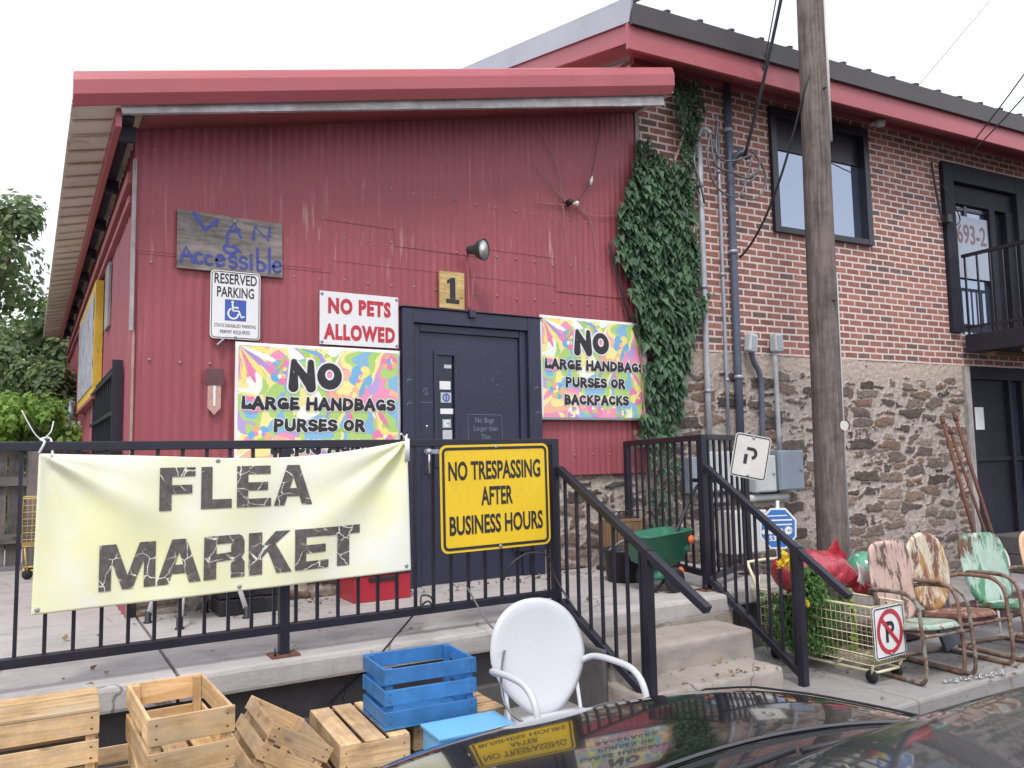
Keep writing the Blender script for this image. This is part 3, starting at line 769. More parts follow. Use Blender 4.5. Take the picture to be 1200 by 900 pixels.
for x, z in ((2.60, 1.98), (2.60, 2.17), (3.83, 2.14), (3.83, 1.92)):
    stroke(b, [(x, z), (x + .05, z + .008)], lambda X, Y: .005, fnf, .001); stroke(b, [(x + .002, z - .02), (x + .03, z + .03)], lambda X, Y: .003, fnf, .0013)
b.build('scratch', M_CHALK, fro)

# barred window, boxed sign and vent pipe on the side wall
wn = MB(); wn.box(XL - .05, XL - .012, 6.55, 8.9, 1.55, 2.26); wno = wn.build('side_window', M_DARK, sh)
b = MB()
for k in range(13): b.box(XL - .068, XL - .052, 6.55 + k * .19, 6.575 + k * .19, 1.5, 2.28)
for z in (1.6, 1.9, 2.2): b.box(XL - .085, XL - .069, 6.5, 8.95, z, z + .03)
b.box(XL - .09, XL - .02, 6.46, 6.499, 1.5, 2.30)
b.build('window_bars', M_BLK, wno)
b = MB(); b.tube([(XL - .06, 12.3, 1.5), (XL - .06, 12.3, 2.12)], .07, 12); b.build('vent_pipe', M_UBOX2, sh)
sg = thing('boxed_sign', 'yellow framed picture sign fixed to the side wall of the red building', 'sign', (XL - .05, 10, 2.17))
b = MB(); b.box(.518, XL - .012, 8.6, 11.4, 2.2, 3.32); b.build('box', paint('weathered_yellow_paint', (.62, .42, .04), .6, 0, .25, 4, (.10, .07, .04), (.6, .66), 7), sg)
b = MB(); b.box(.508, .5165, 8.72, 11.28, 2.30, 3.22); b.build('picture_panel', paint('faded_picture', (.42, .42, .47), .5, 0, .55, 5, (.16, .17, .20), (.52, .58), 5, 0, 30), sg)
b = MB()
for z0, z1, y0, y1 in ((2.165, 2.198, 8.62, 11.44), (2.198, 3.32, 11.402, 11.44)): b.box(.507, XL - .01, y0, y1, z0, z1)
b.build('frame', M_REDW, sg)
b = MB(); b.box(XL - .035, XL - .014, 7.75, 8.15, 2.75, 3.32); tag(b.build('loose_board', M_GREYW), 'grey weathered board nailed upright beside the yellow framed sign', 'board')

# ================================================================== BRICK BUILDING (own frame: x along the wall, y into it)
BO = Vector((5.16, 6.06, 0)); BA = -R(4.206)
bb = thing('brick_building', 'two storey brick and rubble stone building with dark ribbed metal roof', 'building', BO, BA)
MB_ = MW[bb.name]
def bl(x, y, z): return MB_ @ Vector((x, y, z))
def bray(px, py, w=0.0):
    inv = MB_.inverted(); o = inv @ CAM; d = inv.to_3x3() @ ray(px, py)
    return o + d * ((w - o.y) / d.y)
WX0, WX1, WZ0, WZ1 = 1.87, 3.46, 3.97, 5.42
UX0, UX1, UZ0, UZ1 = 4.86, 6.62, 3.0, 5.235
BZ = 2.585; LEN = 15.0; BT = 6.2
def wall_cells(mb, xs, zs, holes, y0, y1):
    for i in range(len(xs) - 1):
        for k in range(len(zs) - 1):
            cx, cz = (xs[i] + xs[i + 1]) / 2, (zs[k] + zs[k + 1]) / 2
            if any(a < cx < b_ and c_ < cz < d for a, b_, c_, d in holes): continue
            mb.add([(xs[i], y0, zs[k]), (xs[i + 1], y0, zs[k]), (xs[i + 1], y0, zs[k + 1]), (xs[i], y0, zs[k + 1])], [(0, 1, 2, 3)], 0, .5)
    for a, b_, c_, d in holes:
        for q in (((a, y0, c_), (a, y0, d), (a, y1, d), (a, y1, c_)), ((b_, y0, d), (b_, y0, c_), (b_, y1, c_), (b_, y1, d)), ((a, y0, d), (b_, y0, d), (b_, y1, d), (a, y1, d)), ((b_, y0, c_), (a, y0, c_), (a, y1, c_), (b_, y1, c_))):
            mb.add(list(q), [(0, 1, 2, 3)], 0, .5)
w = MB()
wall_cells(w, [0, WX0, WX1, UX0, UX1, 8.6, 10.2, LEN], [BZ, UZ0, WZ0, UZ1, WZ1, 5.60], [(WX0, WX1, WZ0, WZ1), (UX0, UX1, UZ0, UZ1), (8.6, 10.2, WZ0, WZ1)], 0, .3)
w.add([(0, 0, BZ), (0, 0, 5.55), (0, 9, 5.55 + 9 * math.tan(R(15.5))), (0, 9, BZ)], [(0, 1, 2, 3)], 0, .5)
w.add([(LEN, 0, 0), (LEN, 9, 0), (LEN, 9, 5.55 + 9 * math.tan(R(15.5))), (LEN, 0, 5.55)], [(0, 1, 2, 3)], 0, .5)
w.build('brick_wall', M_BRICK, bb, local=True)
# rubble stone base with real relief
LX0, LX1, LZ1 = 5.11, 6.95, 2.60
w = MB()
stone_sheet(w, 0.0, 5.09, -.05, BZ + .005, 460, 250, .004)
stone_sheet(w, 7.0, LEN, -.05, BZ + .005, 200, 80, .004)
w.add([(5.09, -.01, -.05), (5.09, .5, -.05), (5.09, .5, BZ), (5.09, -.01, BZ)], [(0, 1, 2, 3)], 0, .5)
w.build('stone_base', M_STONE, bb, local=True)
# window
def window(x0, x1, z0, z1):
    f = MB(); t = .085
    f.box(x0, x0 + t, -.05, .12, z0, z1); f.box(x1 - t, x1, -.05, .12, z0, z1)
    f.box(x0 + t, x1 - t, -.048, .12, z1 - t * 1.25, z1); f.box(x0 + t, x1 - t, -.048, .12, z0, z0 + t * .8)
    f.box(x0 + t, x1 - t, .035, .10, z1 - .46, z1 - .42); f.box(x0 + t, x1 - t, .046, .053, z1 - .42, z1 - t)  # bar, then a flat dark panel standing for the eave's reflection
    fo = f.build('window', M_BLK, bb, local=True, bevel=.006)
    p = MB(); p.box(x0 + t, x1 - t, .055, .065, z0 + .06, z1 - t); p.build('pane', M_WINR, fo, local=True)
    p = MB(); p.box(x0 + .1, x1 - .1, .5, .52, z0, z1); p.box(x0 + .1, x1 - .1, .3, .34, z1 - .42, z1); p.build('reflection_backing', M_DARK, fo, local=True)  # dark backing, its upper sheet standing for the reflected eave
window(WX0, WX1, WZ0, WZ1); window(8.6, 10.2, WZ0, WZ1)
# upper doorway: dark surround, reflecting glazed door with a number panel
f = MB()
f.box(UX0 - .03, UX0 + .17, -.06, .16, UZ0, UZ1); f.box(UX1 - .25, UX1 + .03, -.06, .16, UZ0 - .2, UZ1)
f.box(UX0 + .17, UX1 - .25, -.058, .16, UZ1 - .24, UZ1)
f.box(UX0 + .17, UX1 - .25, .60, .64, UZ0, UZ1)
f.box(UX0 + .171, UX1 - .25, .02, .12, UZ1 - .50, UZ1 - .241)
f.box(5.83, 5.95, .0, .12, UZ0, UZ1 - .5); f.box(5.951, UX1 - .421, .09, .115, UZ0, UZ1 - .5)
f.box(UX1 - .42, UX1 - .251, .0, .10, UZ0, UZ1 - .5)
uf = f.build('upper_door', M_FRAME, bb, local=True, bevel=.006)
p = MB(); p.box(UX0 + .175, 5.825, .07, .08, UZ0, UZ1 - .5); p.build('glass', M_WINR, uf, local=True)
p = MB(); p.box(UX0 + .17, 5.83, .05, .068, 4.66, 4.70); p.box(5.36, 5.42, .045, .068, 4.56, UZ1 - .5); p.build('glazing_bar', M_BLK, uf, local=True)
p = MB(); p.box(UX0 + .18, 5.815, .028, .044, 3.75, 4.58, tint=.5)
p.build('number_panel', paint('blue_grey_gloss_panel', (.30, .35, .43), .12, 0, .12, 1.5, bump=0), uf, local=True)
p = MB(); put_text(p, '693-2', 5.46, 4.22, .36, plane_fn((0, .027, 0), (1, 0, 0), (0, 0, 1)), .004, .7, width=.60)
p.build('numerals', paint('bronze_numerals', (.19, .10, .10), .5, 0, .2, 20, bump=0), uf, local=True)
# balcony
bo = MB(); bo.box(5.02, 8.3, -1.15, -.07, 2.74, 2.97)
bal = bo.build('balcony', M_BLK, bb, local=True, bevel=.01)
r = MB()
r.bar((5.03, -.10, 3.98), (5.03, -1.12, 3.98), .045, .04); r.bar((5.01, -1.12, 3.981), (8.3, -1.12, 3.981), .045, .04)
r.bar((5.03, -.10, 3.06), (5.03, -1.10, 3.06), .035, .035); r.bar((5.03, -1.12, 3.061), (8.3, -1.12, 3.061), .035, .035)
for k in range(7): r.box(5.02, 5.04, -.14 - k * .16, -.12 - k * .16, 2.97, 3.97)
for k in range(26): r.box(5.03 + k * .125, 5.05 + k * .125, -1.13, -1.11, 2.97, 3.97)
r.build('railing', M_BLK, bal, local=True)
r = MB(); r.bar((5.5, -1.18, 3.42), (8.0, -1.18, 3.38), .04, .12); r.build('tie_board', M_GREYW, bal, local=True)
r = MB(); r.bar((5.15, -.75, 2.71), (8.2, -.75, 2.71), .12, .05); r.bar((5.15, -.3, 2.71), (8.2, -.3, 2.71), .12, .05); r.build('joist', M_BROWN, bal, local=True)
# lower doorway
f = MB()
f.box(LX0, LX0 + .12, .0, .2, -.02, LZ1); f.box(LX1 - .12, LX1, .0, .2, -.02, LZ1); f.box(LX0 + .12, LX1 - .12, .002, .2, 2.42, LZ1)
f.box(LX0 + .12, 5.98, .06, .12, .02, 2.42); f.box(6.32, LX1 - .12, .06, .12, .02, 2.42); f.box(5.98, 6.32, .06, .12, .02, .4)
f.box(LX0, 7.02, .6, .64, -.02, LZ1)
for z in (1.36, .30): f.box(LX0 + .12, 6.3, .03, .058, z, z + .06)
f.box(5.98, 6.04, .0, .11, .4, 2.42); f.box(6.26, 6.319, .0, .11, .4, 2.42)
lf = f.build('lower_door', M_FRAME, bb, local=True, bevel=.006)
p = MB(); p.box(6.041, 6.259, .07, .08, .41, 2.41); p.build('glass', M_WIN, lf, local=True)
p = MB(); p.box(5.30, 5.49, .054, .0585, 1.77, 2.06); p.build('notice', M_SIGNW, lf, local=True)
p = MB(); p.box(5.28, 7.3, -1.0, .0, .0, .22); p.box(5.28, 7.3, -.6, -.002, .22, .44); p.build('doorstep', M_CONCD, lf, local=True, bevel=.015)
p = MB(); p.box(5.01, 5.108, -.05, .06, -.02, BZ - .01); p.build('door_post', M_GREYW, lf, local=True)
# roof of the brick building
RW = -.55; SL = math.tan(R(15.5))
r = MB()
def rz(y): return 5.80 + (y - RW) * SL
r.grid(30, 1, lambda u, v: Vector((-.36 + (LEN + .7) * u, RW + 9.6 * v, rz(RW + 9.6 * v) - .02)), 0, .5, False)
ro = r.build('roof', M_DULLROOF, bb, local=True, solid=.02)
r = MB()
for k in range(38):
    x = -.34 + k * .405
    r.bar((x, RW - .015, rz(RW) + .006), (x, RW + 9.6, rz(RW + 9.6) + .006), .045, .028)
r.build('rib', M_DULLROOF, ro, local=True)
r = MB(); r.box(-.38, LEN, RW - .025, RW + .02, 5.575, 5.785); r.build('eave_trim', M_DULLROOF, ro, local=True)
r = MB(); r.box(-.40, LEN, RW + .021, RW + .06, 5.345, 5.60); r.build('eave_fascia', M_TRIM, ro, local=True, bevel=.004)
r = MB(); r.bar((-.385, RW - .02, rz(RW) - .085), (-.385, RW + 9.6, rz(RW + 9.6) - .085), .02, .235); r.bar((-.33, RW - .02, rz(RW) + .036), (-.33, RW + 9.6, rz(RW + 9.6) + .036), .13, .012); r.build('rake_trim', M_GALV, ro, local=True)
r = MB(); r.bar((-.35, RW + .03, rz(RW) - .28), (-.35, RW + 9.5, rz(RW + 9.5) - .28), .035, .19); r.build('rake_fascia', M_TRIM, ro, local=True)
r = MB()
r.add([(-.34, RW + .05, 5.40), (LEN, RW + .05, 5.40), (LEN, .01, 5.58), (-.34, .01, 5.58)], [(3, 2, 1, 0)], 0, .5)
r.add([(-.34, .012, 5.58), (-.0, .012, 5.58), (-.0, 9, 5.58 + 9 * SL), (-.34, 9, 5.58 + 9 * SL)], [(3, 2, 1, 0)], 0, .5)
r.build('soffit', M_REDW, ro, local=True)
r = MB(); r.box(0, LEN, -.06, -.012, 5.50, 5.575); r.build('frieze_board', M_REDW, ro, local=True)
for k in range(6):
    r = MB(); r.bar((-.2, .3 + k * 1.3, 5.2 + k * 1.3 * SL), (-.2, .3 + k * 1.3, 5.55 + k * 1.3 * SL), .05, .05); r.build('bracket', M_TRIM, ro, local=True)
r = MB(); r.lathe([(.0, -.05), (.05, -.045), (.065, -.01), (.06, .02), (.0, .03)], 16, Matrix.Translation((3.55, -.16, 5.47)))
r.tube([(3.55, -.0, 5.5), (3.55, -.1, 5.49)], .03)
tag(r.build('flood_lamp', M_SIGNO, bb, local=True), 'small white lamp under the eave') 

# ================================================================== RAILINGS
def baluster_mesh_build(root, name, base, Lb, s=.017):
    m = MB(); m.box(-s / 2, s / 2, -s / 2, s / 2, 0, Lb)
    return m.build(name, M_BLK, root, loc=base, local=True)
def rail_run(root, A, B, post_t, n, w=.05, hand=.058, foot=True, end_over=0.0, hand_end=None):
    """A, B: (x, y, z of handrail centre, z of bottom rail centre, z of post foot)"""
    o = root.location.copy()
    P = lambda t, k: Vector((A[0] + (B[0] - A[0]) * t, A[1] + (B[1] - A[1]) * t, A[k] + (B[k] - A[k]) * t))
    m = MB(); m.bar(P(0, 2), P(1 + end_over, 2), w, hand * .8 if False else .045); m.build('handrail', M_BLK, root, bevel=.004)
    m = MB(); m.bar(P(0, 3), P(1, 3), .045, .046); m.build('bottom_rail', M_BLK, root, bevel=.004)
    for t in post_t:
        q = P(t, 2); zf = P(t, 4).z
        m = MB(); m.box(q.x - .0265, q.x + .0265, q.y - .0265, q.y + .0265, zf, q.z - .0225 if 0 < t < 1 else q.z + .0215)
        po = m.build('post', M_BLK, root, bevel=.004)
        if foot:
            f = MB(); f.box(q.x - .075, q.x + .075, q.y - .06, q.y + .06, zf - .001, zf + .010); f.build('base_plate', M_RUST, po)
            f = MB(); f.tube([(q.x - .055, q.y - .04, zf), (q.x - .055, q.y - .04, zf + .05)], .006, 6); f.build('bolt', M_BLK, po)
    first = None
    L0 = A[2] - A[3] - .03
    for k in range(n):
        t = (k + .5) / n if not isinstance(n, list) else 0
        if any(abs(t - pt) * math.hypot(B[0] - A[0], B[1] - A[1]) < .03 for pt in post_t): continue
        p = P(t, 3) - o; p.z += .015
        if first is None: first = baluster_mesh_build(root, 'baluster', p, L0)
        else:
            c = first.copy(); C.objects.link(c); c.parent = root; c.location = p
RX1, RY = 2.965, 4.38
r1 = thing('platform_railing', 'long black metal railing along the platform edge, carrying the cloth banner', 'railing', (1.2, RY, PZ), group='black railings round the entrance')
rail_run(r1, (-2.78, RY, 1.632, .645, PZ), (RX1, RY, 1.632, .655, PZ), [0.0, (1.2 + 2.78) / (RX1 + 2.78), 1.0], 49)
r2 = thing('stair_railing', 'sloping black handrail on the near side of the steps, by the white chair', 'railing', (3.05, 3.6, .175), group='black railings round the entrance')
rail_run(r2, (2.985, 4.345, 1.455, .605, PZ), (3.045, 3.57, .985, .155, .175), [1.0], 7, foot=False, end_over=.56)
r3 = thing('stair_railing', 'sloping black handrail on the far side of the steps, under the tilted letter sign', 'railing', (4.42, 3.64, 0), group='black railings round the entrance')
rail_run(r3, (4.42, 4.47, 1.435, .60, PZ), (4.43, 3.66, .885, .06, 0.0), [1.0], 8, foot=False, end_over=.47)
r4 = thing('side_railing', 'black railing section running from the steps back to the ivy', 'railing', (4.42, 4.5, PZ), group='black railings round the entrance')
rail_run(r4, (4.42, 4.5, 1.66, .63, PZ), (4.80, 5.86, 1.64, .63, PZ), [0, 1], 11)
r5 = thing('side_railing', 'short black railing section in front of the grey utility boxes', 'railing', (5.2, 4.6, PZ), group='black railings round the entrance')
rail_run(r5, (4.45, 4.5, 1.662, .60, PZ), (5.26, 4.86, 1.66, .60, PZ), [1], 7)

# ================================================================== BANNER AND SIGNS ON THE RAILS
BY = 4.315
def banner_fn(x, z, off=0.0):
    """x 0..1 along, z 0..1 up; sagging cloth with folds drawn to the tied top corners"""
    xl = .035 + .01 * z; xr = 1.905 - .02 * z
    X = xl + (xr - xl) * x
    top = 1.60 + .04 * x - .055 * math.sin(PI * x) ** .8 + .012 * math.sin(7 * x)
    bot = .868 + .035 * x - .004 * math.sin(PI * x)
    Zz = bot + (top - bot) * z
    d = .0
    for cx, sg, ang, wd in ((0, 1, .50, 1.0), (1, -1, .62, 1.0)):
        ax = (x - cx) * sg * 1.87; az = (1 - z) * .70
        rr = math.hypot(ax, az) + 1e-6; th = math.atan2(az, ax)
        fade = math.exp(-rr / .62)
        d += .055 * fade * min(1, rr / .10) * (math.exp(-((th - ang) / .16) ** 2) - .8 * math.exp(-((th - ang - .36) / .20) ** 2) + .35 * math.sin(th * 9))
    d *= .7
    d += .006 * math.sin(x * 9 + z * 3) + .004 * math.sin(x * 23 - z * 5)
    return Vector((X, BY - .012 - d - off, Zz))
bn = thing('cloth_banner', 'pale yellow cloth banner with big cracked black letters tied to the railing', 'banner', (.97, BY, .87))
m = MB(); m.grid(150, 70, lambda u, v: banner_fn(u, v))
def banner_mat():
    k = NT('pale_yellow_vinyl'); v = k.coord('Object')
    c = k.mix(k.ramp(k.noise(v, 1.7, 3), [(.38, 0), (.60, 1)]), (.88, .87, .52), (.90, .91, .80))  # whiter patches put the light's highlights on the cloth into its colour
    c = k.mix(k.ramp(k.noise(v, 5, 6, .7), [(.55, 0), (.8, .35)]), c, (.84, .85, .76))
    k.bump(k.noise(v, 18, 4, .6, 1.0), .10, .006)
    k.fin(c, .42, 0, .45)
    t = k.n('BsdfTranslucent'); k.l(c, t.inputs['Color'])
    mx = k.n('MixShader'); mx.inputs[0].default_value = .12
    k.l(k.b.outputs[0], mx.inputs[1]); k.l(t.outputs[0], mx.inputs[2]); k.l(mx.outputs[0], k.out.inputs[0])
    return k.m
def cracked_ink():
    k = NT('cracked_black_ink'); v = k.coord('Object', (1, .0, 1))
    nz = k.n('TexNoise'); k.l(v, nz.inputs['Vector']); nz.inputs['Scale'].default_value = 7; nz.inputs['Detail'].default_value = 5
    wv = k.n('VectorMath', operation='MULTIPLY_ADD'); k.l(nz.outputs['Color'], wv.inputs[0]); wv.inputs[1].default_value = (.12, 0, .12); k.l(v, wv.inputs[2])
    vo = k.n('TexVoronoi', feature='DISTANCE_TO_EDGE'); k.l(wv.outputs[0], vo.inputs['Vector']); vo.inputs['Scale'].default_value = 11
    f = k.math('MULTIPLY', k.ramp(vo.outputs['Distance'], [(.010, 1), (.028, 0)]), k.ramp(k.noise(v, 6, 4, .6), [(.44, 0), (.56, 1)]))
    c = k.mix(1, (.10, .088, .084), k.ramp(k.noise(v, 25, 5, .7), [(.3, .7), (.7, 1.6)]), 'MULTIPLY')
    c = k.mix(k.ramp(k.noise(v, 30, 5, .7), [(.58, 0), (.75, .35)]), c, (.35, .34, .27))
    return k.fin(k.mix(f, c, (.76, .77, .66)), .6, 0, .3)
m.build('cloth', banner_mat(), bn, solid=.0015)
# block capitals as convex pieces in a unit box
LET = {
 'F': [[(0, 0), (.34, 0), (.34, 1), (0, 1)], [(.34, .79), (1, .79), (1, 1), (.34, 1)], [(.34, .38), (.92, .38), (.92, .59), (.34, .59)]],
 'L': [[(0, 0), (.36, 0), (.36, 1), (0, 1)], [(.36, 0), (1, 0), (1, .22), (.36, .22)]],
 'E': [[(0, 0), (.32, 0), (.32, 1), (0, 1)], [(.32, .80), (.97, .80), (.97, 1), (.32, 1)], [(.32, .40), (.90, .40), (.90, .60), (.32, .60)], [(.32, 0), (1, 0), (1, .20), (.32, .20)]],
 'A': [[(0, 0), (.27, 0), (.60, 1), (.34, 1)], [(.73, 0), (1, 0), (.66, 1), (.60, 1), (.5, .72)], [(.345, .22), (.655, .22), (.59, .42), (.405, .42)]],
 'M': [[(0, 0), (.21, 0), (.21, 1), (0, 1)], [(.79, 0), (1, 0), (1, 1), (.79, 1)], [(.21, 1), (.21, .62), (.41, .0), (.5, .0), (.5, .30), (.29, 1)], [(.79, 1), (.71, 1), (.5, .30), (.5, .0), (.59, .0), (.79, .62)]],
 'R': [[(0, 0), (.30, 0), (.30, 1), (0, 1)], [(.30, .81), (.80, .81), (.86, 1), (.30, 1)], [(.80, .81), (.66, .76), (.66, .60), (.80, .42), (.92, .46), (.99, .56), (.99, .84), (.94, .95), (.86, 1)], [(.30, .40), (.80, .42), (.66, .60), (.30, .58)], [(.66, 0), (1, 0), (1, .34), (.92, .46), (.80, .42), (.66, .34)]],
 'K': [[(0, 0), (.31, 0), (.31, 1), (0, 1)], [(.31, .40), (.50, .60), (.97, 1), (.62, 1), (.31, .66)], [(.44, .54), (.64, 0), (1, 0), (.62, .70)]],
 'T': [[(.32, 0), (.68, 0), (.68, .79), (.32, .79)], [(0, .79), (1, .79), (1, 1), (0, 1)]],
}
ink = bmesh.new()
XB = lambda X: (X - .04) / 1.86
ZB = lambda X, Zz: None
def put_block(chs, zb, h, rise):
    for ch, x0, x1 in chs:
        for poly in LET[ch]:
            vv = [ink.verts.new((x0 + (x1 - x0) * a, zb + rise * (x0 + (x1 - x0) * a) + h * c, 0)) for a, c in poly]
            ink.faces.new(vv)
put_block([('F', .562, .728), ('L', .757, .905), ('E', .930, 1.105), ('A', 1.12, 1.325)], 1.308, .212, .0)
put_block([('M', .305, .552), ('A', .556, .762), ('R', .775, .975), ('K', .995, 1.215), ('E', 1.232, 1.418), ('T', 1.405, 1.60)], .938, .216, .018)
bmesh.ops.triangulate(ink, faces=ink.faces[:])
for _ in range(6):
    le = [e for e in ink.edges if e.calc_length() > .035]
    if not le: break
    bmesh.ops.subdivide_edges(ink, edges=le, cuts=1)
    bmesh.ops.triangulate(ink, faces=[f for f in ink.faces if len(f.verts) > 3])
def banner_at(X, Zz, off):
    x = XB(X)
    lo, hi = 0.0, 1.0
    for _ in range(18):
        mid = (lo + hi) / 2
        if banner_fn(x, mid).z < Zz: lo = mid
        else: hi = mid
    p = banner_fn(x, lo, off); p.x = X
    return p
ink.verts.index_update()
m = MB(); m.add([banner_at(v.co.x, v.co.y, .0045) for v in ink.verts], [[v.index for v in f.verts] for f in ink.faces], 0, .5, True)
ink.free()
m.build('lettering', cracked_ink(), bn)
for u, v in ((.012, .03), (.49, .035), (.985, .04), (.43, .98)):
    m = MB(); p = banner_fn(u, v); m.lathe([(.004, 0), (.011, 0), (.011, .003), (.004, .004)], 12, Matrix.Translation(p + Vector((0, -.002, 0))) @ Matrix.Rotation(PI / 2, 4, 'X')); m.build('grommet', M_GALVP, bn)
m = MB()
a = banner_fn(0, 1)
m.tube(spline([a, a + Vector((.02, -.01, .05)), (.05, RY - .035, 1.665), (.09, RY + .01, 1.668), (.10, RY - .03, 1.60), a + Vector((.05, -.012, -.01))]), .006, 6)
m.tube(spline([(.05, RY - .02, 1.665), (.02, RY - .03, 1.70), (-.03, RY - .03, 1.80)]), .003, 5)
m.tube(spline([(.06, RY - .02, 1.665), (.09, RY - .03, 1.70), (.10, RY - .02, 1.75)]), .003, 5)
a = banner_fn(1, 1)
m.tube(spline([a + Vector((-.01, -.008, -.03)), a + Vector((.0, -.01, .03)), (1.90, RY - .035, 1.655), (1.91, RY, 1.672), (1.90, RY + .03, 1.62)]), .006, 6)
m.tube(spline([(1.89, RY - .03, 1.66), (1.87, RY - .04, 1.69), (1.86, RY - .05, 1.68)]), .003, 5)
for k in range(7):
    m.tube([a + Vector((-.012 + k * .004, -.012, -.12)), a + Vector((-.008 + k * .003, -.018, .01))], .004, 5)
m.build('tie_cord', M_SIGNW, bn)

def sign(name, label, cat, o, ux, uy, w, h, mat_, r=.03, group=None, poly=None, bolts=((0, .42), (0, -.42)), boltm=None, t=.003):
    rt = thing(name, label, cat, o, group=group)
    fn = plane_fn(o, ux, uy)
    m = MB(); plate(m, poly or rrect(w, h, r), fn, t); m.build('plate', mat_, rt)
    for bx, by in bolts:
        m = MB(); c0 = fn(bx * w, by * h, 0); c1 = fn(bx * w, by * h, .006); m.tube([c0, c1], .011, 10); m.build('bolt', boltm or M_GALVP, rt)
    return rt, fn
# yellow trespass sign: hangs a little askew
o = Vector((2.487, BY - .012, 1.300)); th = R(.6)
rt, fn = sign('trespass_sign', 'yellow metal notice with black border on the railing in front of the door', 'sign', o, (math.cos(th), .0, math.sin(th)), (-math.sin(th), 0, math.cos(th)), .775, .640, M_YEL, .045, bolts=((0, .475), (.02, -.475)))
m = MB(); ring_outline(m, .748, .612, .036, .017, fn, .0022)
put_text(m, 'NO TRESPASSING', -.005, .112, .153, fn, .0042, 1, width=.655)
put_text(m, 'AFTER', 0, -.045, .153, fn, .0042, 1, width=.225)
put_text(m, 'BUSINESS HOURS', 0, -.213, .153, fn, .0042, 1, width=.662)
m.build('lettering', M_INK, rt)
m = MB(); m.bar(fn(-.46, .285, -.02), fn(-.37, .285, -.02), .02, .025); m.tube([fn(-.455, .285, -.035), fn(-.455, .285, .012)], .018, 10); m.build('clamp', M_GALVP, rt)

# painted plank sign
o = Vector((1.235, 5.967, 3.125)); th = R(-.6)
rt = thing('plank_sign', 'weathered grey plank sign with blue hand painted words about van access', 'sign', o)
fn = plane_fn(o, (math.cos(th), 0, math.sin(th)), (0, 0, 1))
m = MB(); plate(m, [(-.372, -.212), (.374, -.205), (.368, .212), (-.374, .212)], fn, .022)
for i in range(len(m.g)): m.g[i] = Vector((m.v[i].x, m.v[i].z, m.v[i].y))
pk = m.build('board', M_PLANKS, rt, bevel=.003)
m = MB(); bw = lambda x, y: .032; bt = lambda x, y: .021
L_ = 0
def hand(pts, wf=bw):
    global L_
    stroke(m, pts, wf, fn, .0015 + .0002 * (L_ % 12)); L_ += 1
hand([(-.26, .195), (-.185, .085), (-.105, .165)])
hand([(-.035, .065), (.015, .17), (.065, .065)], bt); hand([(-.015, .105), (.05, .105)], bt)
hand([(.155, .065), (.165, .165), (.265, .065), (.275, .165)], bt)
hand([(-.03, .05), (-.03, -.01), (.02, -.01), (.06, -.045)], bt); hand(arc(-.01, -.03, .045, .035, 120, 380, 10), bt)
hand([(-.345, -.16), (-.315, -.05), (-.265, -.16)], bt); hand([(-.335, -.115), (-.275, -.115)], bt)
hand(arc(-.225, -.125, .028, .034, 60, 310, 10), bt); hand(arc(-.155, -.13, .028, .034, 60, 310, 10), bt)
hand([(-.105, -.125), (-.05, -.115)] + arc(-.078, -.125, .03, .038, 20, 320, 10), bt)
for x0 in (.01, .085): hand(arc(x0, -.103, .026, .022, 30, 250, 6) + arc(x0, -.145, .026, .022, 90, -140, 6), bt)
hand([(.14, -.09), (.142, -.165)], bt); hand([(.139, -.062), (.141, -.058)], bt)
hand([(.185, -.005), (.187, -.165)] + arc(.21, -.135, .032, .034, 250, 470, 8), bt)
hand([(.272, .01), (.275, -.175)], bt)
hand([(.305, -.125), (.36, -.115)] + arc(.332, -.125, .03, .042, 20, 320, 10), bt)
m.build('lettering', M_HANDB, rt)
m = MB(); m.tube([fn(.02, .18, 0), fn(.02, .18, .006)], .012, 10); m.build('nail', M_GALVP, rt)

# reserved parking sign (slightly bent plate)
o = Vector((1.266, 5.957, 2.677))
rt = thing('parking_sign', 'white reserved parking sign with blue wheelchair symbol, below the plank sign', 'sign', o)
_f = plane_fn(o, (1, 0, .0), (0, 0, 1))
def fn(x, y, off=0.0):
    return _f(x, y, off - .05 * max(0, -x - .12) ** 1.5 * 3 + .03 * max(0, abs(y) - .2))
m = MB(); P_ = rrect(.352, .50, .03)
plate(m, P_, fn, .003); m.build('plate', M_SIGNW, rt)
m = MB(); ring_outline(m, .338, .486, .026, .005, fn, .002)
put_text(m, 'RESERVED', 0, .155, .105, fn, .0018, 1, width=.30); put_text(m, 'PARKING', 0, .058, .105, fn, .0018, 1, width=.262)
put_text(m, 'STATE DISABLED PARKING', 0, -.165, .036, fn, .0, 1, width=.295); put_text(m, 'PERMIT REQUIRED', 0, -.21, .036, fn, .0, 1, width=.21)
m.build('lettering', M_INK, rt)
m = MB(); m.add([fn(x, y, .002) for x, y in ((-.075, -.115), (.075, -.115), (.075, .04), (-.075, .04))], [(0, 1, 2, 3)], 0, .5)
wd = lambda x, y: .013
stroke(m, [(-.022, .022), (-.022, .020)], lambda x, y: .02, fn, .0034, 1)
stroke(m, [(-.022, .004), (-.018, -.042), (.022, -.042), (.042, -.088), (.058, -.083)], wd, fn, .0034, 1)
stroke(m, [(-.018, -.018), (.016, -.018)], wd, fn, .0037, 1)
stroke(m, arc(-.016, -.062, .036, .038, 120, 355, 16), wd, fn, .0031, 1)
m.build('wheelchair_symbol', [M_BLUEI, M_SIGNW], rt)
for q in (.235, -.235):
    m = MB(); m.tube([fn(0, q, -.004), fn(0, q, .007)], .010, 10); m.build('bolt', M_GALVP, rt)
m = MB(); m.bar((1.20, 5.96, 2.44), (1.14, 5.965, 2.38), .03, .012); m.build('bracket', M_GALVP, rt)

